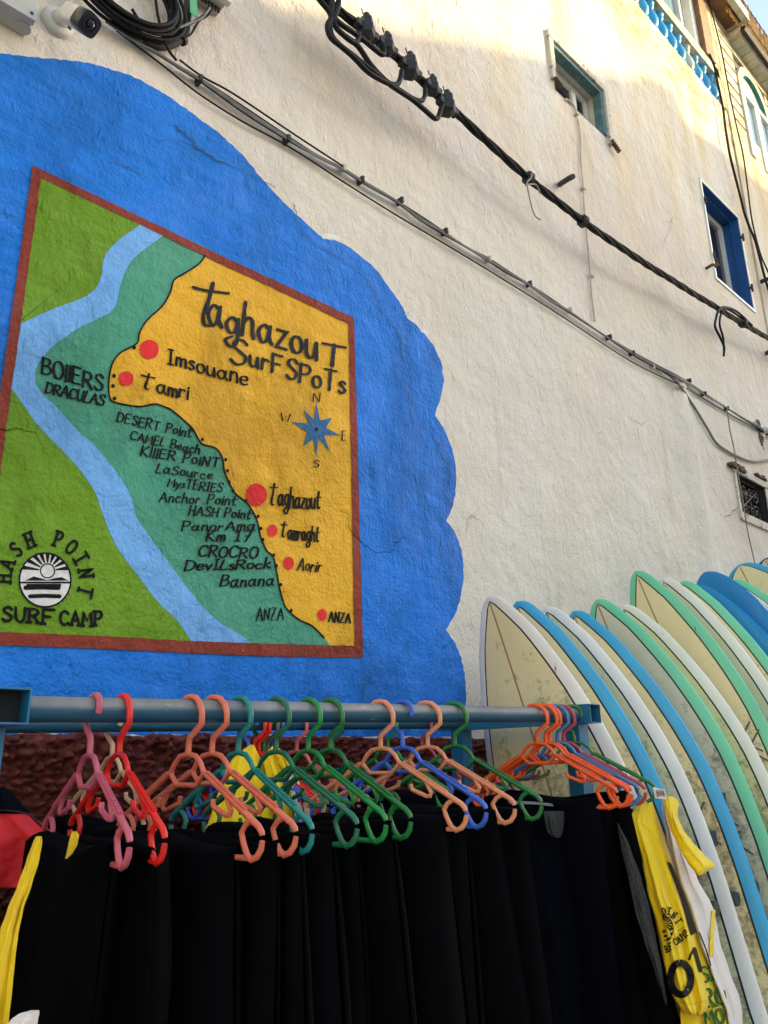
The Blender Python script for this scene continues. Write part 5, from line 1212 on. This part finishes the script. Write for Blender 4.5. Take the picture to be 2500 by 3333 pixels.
cw = thing('wetsuit', 'black wetsuit with its grey lined collar turned up between the green and orange hangers', 'wetsuit', PY(1830, 2800, 1.33), 'wetsuits hanging on the rack')
G7.build('lining', 'wetsuit_lining', cw)
G8 = Garment([(2606, 1650, 1700), (2612, 1640, 1780), (2620, 1636, 1900), (2626, 1640, 1962), (2640, 1650, 1985), (2700, 1690, 2000), (2850, 1700, 2010), (3100, 1740, 2060), (3420, 1780, 2120)], 1.33, .03, ((.25, .1, .012), (.8, .1, .01)), .05, 1.36)
G8.build('body', 'wetsuit_navy', cw)
def p_col(m, f): ribbon(m, cat([(1660, 2611), (1740, 2614), (1800, 2620), (1880, 2624), (1955, 2624)], 6), 9, f, 1, .3)
decal(cw, G8, 'collar_grey', 'collar_edge', p_col, .010)

# yellow jersey at the left end, on the pink hanger
G9 = Garment([(2722, 118, 136), (2740, 108, 138), (2800, 86, 128), (2880, 58, 104), (2960, 24, 76), (3040, -4, 60), (3120, -30, 50), (3220, -60, 40), (3330, -90, 28), (3420, -110, 15)], 1.16, .02, ((.7, .12, -.012), (.4, .15, .008)), .05, 1.19)
G9.build('surf_jersey', 'jersey_yellow', label='plain yellow surf jersey hanging off the dusty pink hanger end', group='jerseys hanging on the rack')
G10 = Garment([(2706, 236, 250), (2718, 230, 258), (2750, 222, 252), (2775, 217, 238), (2795, 212, 220)], 1.22, .012, ((.5, .15, .006),), .02)
G10.build('surf_jersey', 'jersey_yellow', label='yellow sleeve tucked between the wetsuits beside the red hanger', group='jerseys hanging on the rack')
# red and black wetsuit on the back rail at the left end
rj = thing('wetsuit', 'red wetsuit with black shoulders behind the left rack post', 'wetsuit', PY(80, 3000, 1.75))
G11 = Garment([(2560, -90, 12), (2580, -110, 40), (2610, -120, 66), (2650, -130, 100), (2700, -140, 160), (2735, -150, 212), (2790, -150, 200), (2860, -150, 170), (2890, -140, 140)], 1.74, .05, ((.75, .1, .014), (.55, .12, -.01)), .06, 1.78)
G11.build('body', 'jacket_red', rj, y0=2636)
G11.build('shoulder', 'wetsuit_navy', rj, y1=2648, off=.004)
def p_rs(m, f): ribbon(m, cat([(100, 2652), (140, 2690), (180, 2722), (205, 2738)], 6), 5, f, 1); ribbon(m, cat([(0, 2637), (50, 2640), (98, 2650)], 6), 4, f, 1)
decal(rj, G11, 'seam_dark', 'seam', p_rs, .006)
G12 = Garment([(3288, 100, 128), (3300, 60, 128), (3318, 36, 124), (3350, 10, 120), (3430, -20, 118)], 1.08, .02, ((.5, .2, .01),), .03)
G12.build('towel', 'jersey_white', label='white cloth at the foot of the black wetsuits on the dusty pink hanger', c='cloth')
# jerseys on the back rail, middle
G13 = Garment([(2424, 815, 826), (2440, 792, 834), (2465, 760, 846), (2500, 736, 872), (2540, 724, 896), (2600, 704, 922), (2660, 684, 938), (2700, 668, 946), (2800, 650, 950), (2950, 640, 950)], 1.74, .03, ((.3, .08, .012), (.55, .06, -.012), (.75, .06, .012), (.9, .04, -.008)), .05, 1.80)
G13.build('surf_jersey', 'jersey_yellow', label='yellow surf jersey on the blue back hanger behind the teal hanger', group='jerseys hanging on the rack')
G14 = Garment([(2430, 884, 892), (2450, 866, 900), (2480, 858, 916), (2540, 868, 944), (2600, 890, 958), (2680, 905, 966), (2800, 910, 970)], 1.71, .02, ((.4, .1, .008), (.7, .08, -.008)), .03, 1.77)
G14.build('surf_jersey', 'jersey_yellow', label='narrow yellow surf jersey beside the white jerseys on the back rail', group='jerseys hanging on the rack')
G15 = Garment([(2436, 898, 910), (2450, 896, 926), (2480, 906, 944), (2520, 926, 968), (2580, 946, 1002), (2640, 956, 1020), (2700, 966, 1036), (2850, 970, 1050)], 1.68, .02, ((.25, .07, .012), (.5, .05, -.012), (.72, .06, .012), (.9, .05, -.008)), .03, 1.76)
wk = thing('surf_jersey', 'white surf jersey with yellow collar on the back rail behind the green hangers', 'jersey', PY(1000, 2850, 1.7), 'jerseys hanging on the rack')
G15.build('body', 'jersey_white', wk, y0=2470); G15.build('collar', 'jersey_yellow', wk, y1=2516, off=.004)

# ================================================================== SURFBOARDS
LEAN = radians(16.5)
# outline measured on the nearest board: distance from nose -> half width
OUT = [(0, 0), (.004, .019), (.015, .038), (.04, .060), (.10, .094), (.18, .136), (.258, .164), (.33, .189), (.42, .217), (.55, .249), (.65, .267), (.74, .279), (.837, .284), (.93, .284), (1.06, .279), (1.25, .262), (1.454, .242)]
def hw(s, L, k):
    if s <= OUT[-1][0]:
        for a, b in zip(OUT, OUT[1:]):
            if s <= b[0]:
                t = (s - a[0]) / (b[0] - a[0]); return k * (a[1] + (b[1] - a[1]) * t)
    q = (s - OUT[-1][0]) / (L - OUT[-1][0])
    return k * .242 * sqrt(max(0.0, 1 - .90 * q ** 3)) if q < 1 else 0
def surfboard(nose, L, k, rail, deck, label, art=None, yaw=0, blunt=0, lean=LEAN, plain=False):
    """nose: world position of the tip; the board stands on its tail with its width square to the wall and leans back on it"""
    ax = Vector((0, -sin(lean), -cos(lean))); lat = Vector((sin(radians(yaw)), -cos(lean), sin(lean))); lat = (lat - ax * lat.dot(ax)).normalized()
    nrm = lat.cross(ax)
    if nrm.x > 0: nrm = -nrm
    ss = [0, .003, .008, .016, .026, .040, .055, .07, .09] + [.115 + (L - .115 - .02) * (i / 40) for i in range(41)] + [L - .008, L]
    band = .039
    def th(s): return .068 * min(1, .25 + (s / .5) ** .8 * .75) * min(1, .35 + (L - s) / .4 * .65)
    def rocker(s): t = max(0, (.75 - s) / .75); return .045 * t * t                     # the nose curves up on the deck side
    def w_(s):
        w = hw(s, L, k)
        if blunt: w = max(w, min(w * 1.5, k * .17 * sqrt(min(1, s / blunt)))) if s < blunt * 3 else max(w, k * .17)
        return max(w, .0012)
    def pt(s, y, side):                      # side +1 deck, -1 bottom
        w = w_(s); q = min(1, abs(y) / w); h = th(s) / 2 * (1 - q ** 2.8) ** .5
        return nose + ax * s + lat * y + nrm * (side * h + rocker(s))
    root = thing('surfboard', label, 'surfboard', nose + ax * L, 'surfboards leaning in a row against the wall')
    def win(s): return max(0.0, w_(s) - band)
    def strip(name, fa, fb, n, mat, side=1, lift=0.0):
        P = []
        for s in ss:
            a, b = fa(s), fb(s); P.append([pt(s, a + (b - a) * j / n, side) + nrm * lift for j in range(n + 1)])
        m = MB(); m.grid(P); return m.build(name, mat, root, smooth='all', weld=True)
    PW = .0066
    if plain:
        strip('deck', lambda s: -w_(s), lambda s: w_(s), 20, rail)
        P = []
        for s in ss:
            w = w_(s); P.append([pt(s, w * cos(pi * j / 18), -1) for j in range(19)])
        m = MB(); m.grid(P); m.build('bottom', rail, root, smooth='all', weld=True); return root, pt
    strip('deck', lambda s: -max(0, win(s) - PW), lambda s: max(0, win(s) - PW), 14, deck)
    # pinline, both sides as one loop
    P1 = [[pt(s, -win(s), 1), pt(s, -max(0, win(s) - PW), 1)] for s in ss]; P2 = [[pt(s, win(s), 1), pt(s, max(0, win(s) - PW), 1)] for s in ss]
    m = MB(); m.grid(P1); m.grid([r[::-1] for r in P2]); m.build('pinline', 'pinline_black', root, smooth='all', weld=True)
    # rails and bottom: one wrap round the edge from pinline to pinline
    P = []
    for s in ss:
        w = w_(s); wi = win(s); row = [pt(s, -(wi + (w - wi) * sin(pi / 2 * j / 7)), 1) for j in range(8)]
        row += [pt(s, -w * cos(pi * j / 18), -1) for j in range(1, 18)]
        row += [pt(s, wi + (w - wi) * sin(pi / 2 * (7 - j) / 7), 1) for j in range(8)]
        P.append(row)
    m = MB(); m.grid(P); m.build('rail', rail, root, smooth='all', weld=True)
    m = MB(); sl = [s for s in ss if win(s) > .006 and s < L - .05]
    m.grid([[pt(s, -.0032, 1) + nrm * .0012, pt(s, .0032, 1) + nrm * .0012] for s in sl]); m.build('stringer', 'stringer_brown', root, smooth='all')
    if art:
        m = MB()
        f = lambda x, y: pt(x, y, 1) + nrm * .0015
        for ln in art: ribbon(m, densify(ln, .02, False), .007, f, 1, 0)
        m.build('line_art', 'deck_art', root, fix=False)
    return root, pt
ART = [[(.95, .05), (.88, .12), (.95, .19)], [(1.0, .05), (.92, .125), (1.0, .2)], [(1.02, -.1), (1.02, .2)], [(1.1, .21), (1.02, .14), (1.1, .07)]]
ART2 = [[(.80, .20), (.86, .13), (.92, .20)], [(.84, .22), (.90, .15), (.98, .22)], [(.95, .02), (.90, .10), (.98, .17), (1.05, .1)]]
NY = 1.84
BD = [((1618, 1948), 0, 2.15, 1.0, 'board_white', 'deck_cream', 'white railed surfboard at the front of the row beside the clothes rack', None),
 ((1708, 1963), 0, 2.15, 1.0, 'board_blue', 'deck_cream', 'blue railed surfboard just behind the front white board', ART),
 ((1800, 1983), 0, 2.15, 1.0, 'board_white', 'deck_cream', 'white railed surfboard with an orange mark, between the first two blue ones', None),
 ((1888, 1994), 0, 2.15, 1.0, 'board_blue', 'deck_cream', 'blue railed surfboard just in front of the first mint green one', ART2),
 ((1962, 1957), 0, 2.25, 1.0, 'board_mint', 'deck_grey', 'mint green railed surfboard just behind the second blue one', ART),
 ((2046, 1976), 0, 2.25, 1.0, 'board_white', 'deck_cream', 'white railed surfboard in front of the tallest mint green one', None),
 ((2086, 1864), 0, 2.45, .90, 'board_mint', 'deck_cream', 'tall mint green railed surfboard with a wide cream deck and brown grime', ART2),
 ((2172, 1886), 0, 2.45, .90, 'board_white', 'deck_grey', 'white railed surfboard squeezed between two mint green ones', None),
 ((2236, 1896), 0, 2.45, .90, 'board_mint', 'deck_cream', 'mint green railed surfboard in front of the plain azure boards', None)]
PTS = []
for i, (px, dy, L, k, rl, dk, lab, art) in enumerate(BD):
    nose = PY(px[0], px[1], NY); L2 = (nose.z - .012) / cos(LEAN)
    PTS.append(surfboard(nose, L2, k, rl, dk, lab, art))
for (px, yr, rl, dk, lab, bl, plain, k) in [((2283, 1912), 1.84, 'board_azure', 'deck_cream', 'narrow azure surfboard with a scuffed edge, in front of the big azure one', 0, True, 1.06),
        ((2306, 1868), 1.86, 'board_azure', 'deck_cream', 'big plain azure surfboard with a round nose and no pinline', .25, True, 1.1),
        ((2352, 1905), 1.84, 'board_blue', 'deck_cream', 'blue railed surfboard just behind the plain azure boards', 0, False, 1.05),
        ((2372, 1902), 1.84, 'board_white', 'deck_grey', 'white railed surfboard in front of the last mint green one', 0, False, 1.05),
        ((2398, 1892), 1.84, 'board_mint', 'deck_grey', 'last mint green railed surfboard, deep in the row', 0, False, 1.05),
        ((2418, 1842), 1.88, 'board_blue', 'deck_cream', 'tall blue railed surfboard with cream deck behind the last mint one', .12, False, 1.08),
        ((2500, 1822), 1.88, 'board_navy', 'deck_grey', 'dark navy railed surfboard at the far end of the row', .12, False, 1.1)]:
    nose = PY(px[0], px[1], yr); L2 = (nose.z - .012) / cos(LEAN)
    surfboard(nose, L2, k, rl, dk, lab, None, plain=plain, blunt=bl)
# orange mark on the third board
r2, pt2 = PTS[2]
for (s0, s1, w0, w1_) in ((.895, .925, .150, .212), (.945, 1.06, .150, .222)):
    m_ = MB(); m_.grid([[pt2(s0 + (s1 - s0) * i / 4 - .12 * (w0 + (w1_ - w0) * j / 4 - .15), w0 + (w1_ - w0) * j / 4, 1) + Vector((-.002, 0, 0)) for j in range(5)] for i in range(5)]); m_.build('orange_mark', 'sticker_orange', r2, fix=False)

# peg rack that keeps the boards apart
br = thing('board_rack', 'dark wall rack of round pegs holding the surfboards apart', 'board rack', (3.6, -.1, 0))
m_ = MB(); m_.box((2.25, -.062, .93), (5.6, -.02, 1.05)); m_.build('backboard', 'rack_wood', br); m_ = MB(); m_.box((2.25, -.062, 1.30), (5.6, -.02, 1.40)); m_.build('backboard', 'rack_wood', br)
noses = [PY(b[0][0], b[0][1], NY).x for b in BD]
pegs = [((2329, 2958), 1), ((2397, 2926), 2), ((2460, 2888), 3), ((2495, 2863), 4)]
for (px, i) in pegs:
    x = (noses[i] + noses[i + 1]) / 2; e = PX(px[0], px[1], x); m_ = MB()
    m_.tube([(x, -.06, e.z), (x, e.y + .06, e.z), (x, e.y, e.z)], .019, 14); m_.lathe((x, e.y, e.z), [(.0215, -.004), (.0225, .002), (.0225, .045), (.0195, .05)], 16, Vector((0, 1, 0))); m_.build('peg', 'peg_dark', br, smooth=True)
for i in (5, 6, 7):
    x = (noses[i] + noses[i + 1]) / 2; m_ = MB(); m_.tube([(x, -.06, 1.03), (x, -.80, 1.03)], .02, 14); m_.build('peg', 'peg_dark', br, smooth=True)
for (px, i) in (((2321, 2742), 2), ((2352, 2615), 3), ((2416, 2604), 4), ((2451, 2520), 5)):
    x = (noses[i] + noses[i + 1]) / 2; e = PX(px[0], px[1], x); m_ = MB()
    m_.box((x - .014, e.y, e.z - .03), (x + .014, -.021, e.z + .03)); m_.box((x - .02, e.y - .006, e.z - .012), (x + .02, e.y + .03, e.z + .036)); m_.build('divider', 'peg_dark', br)
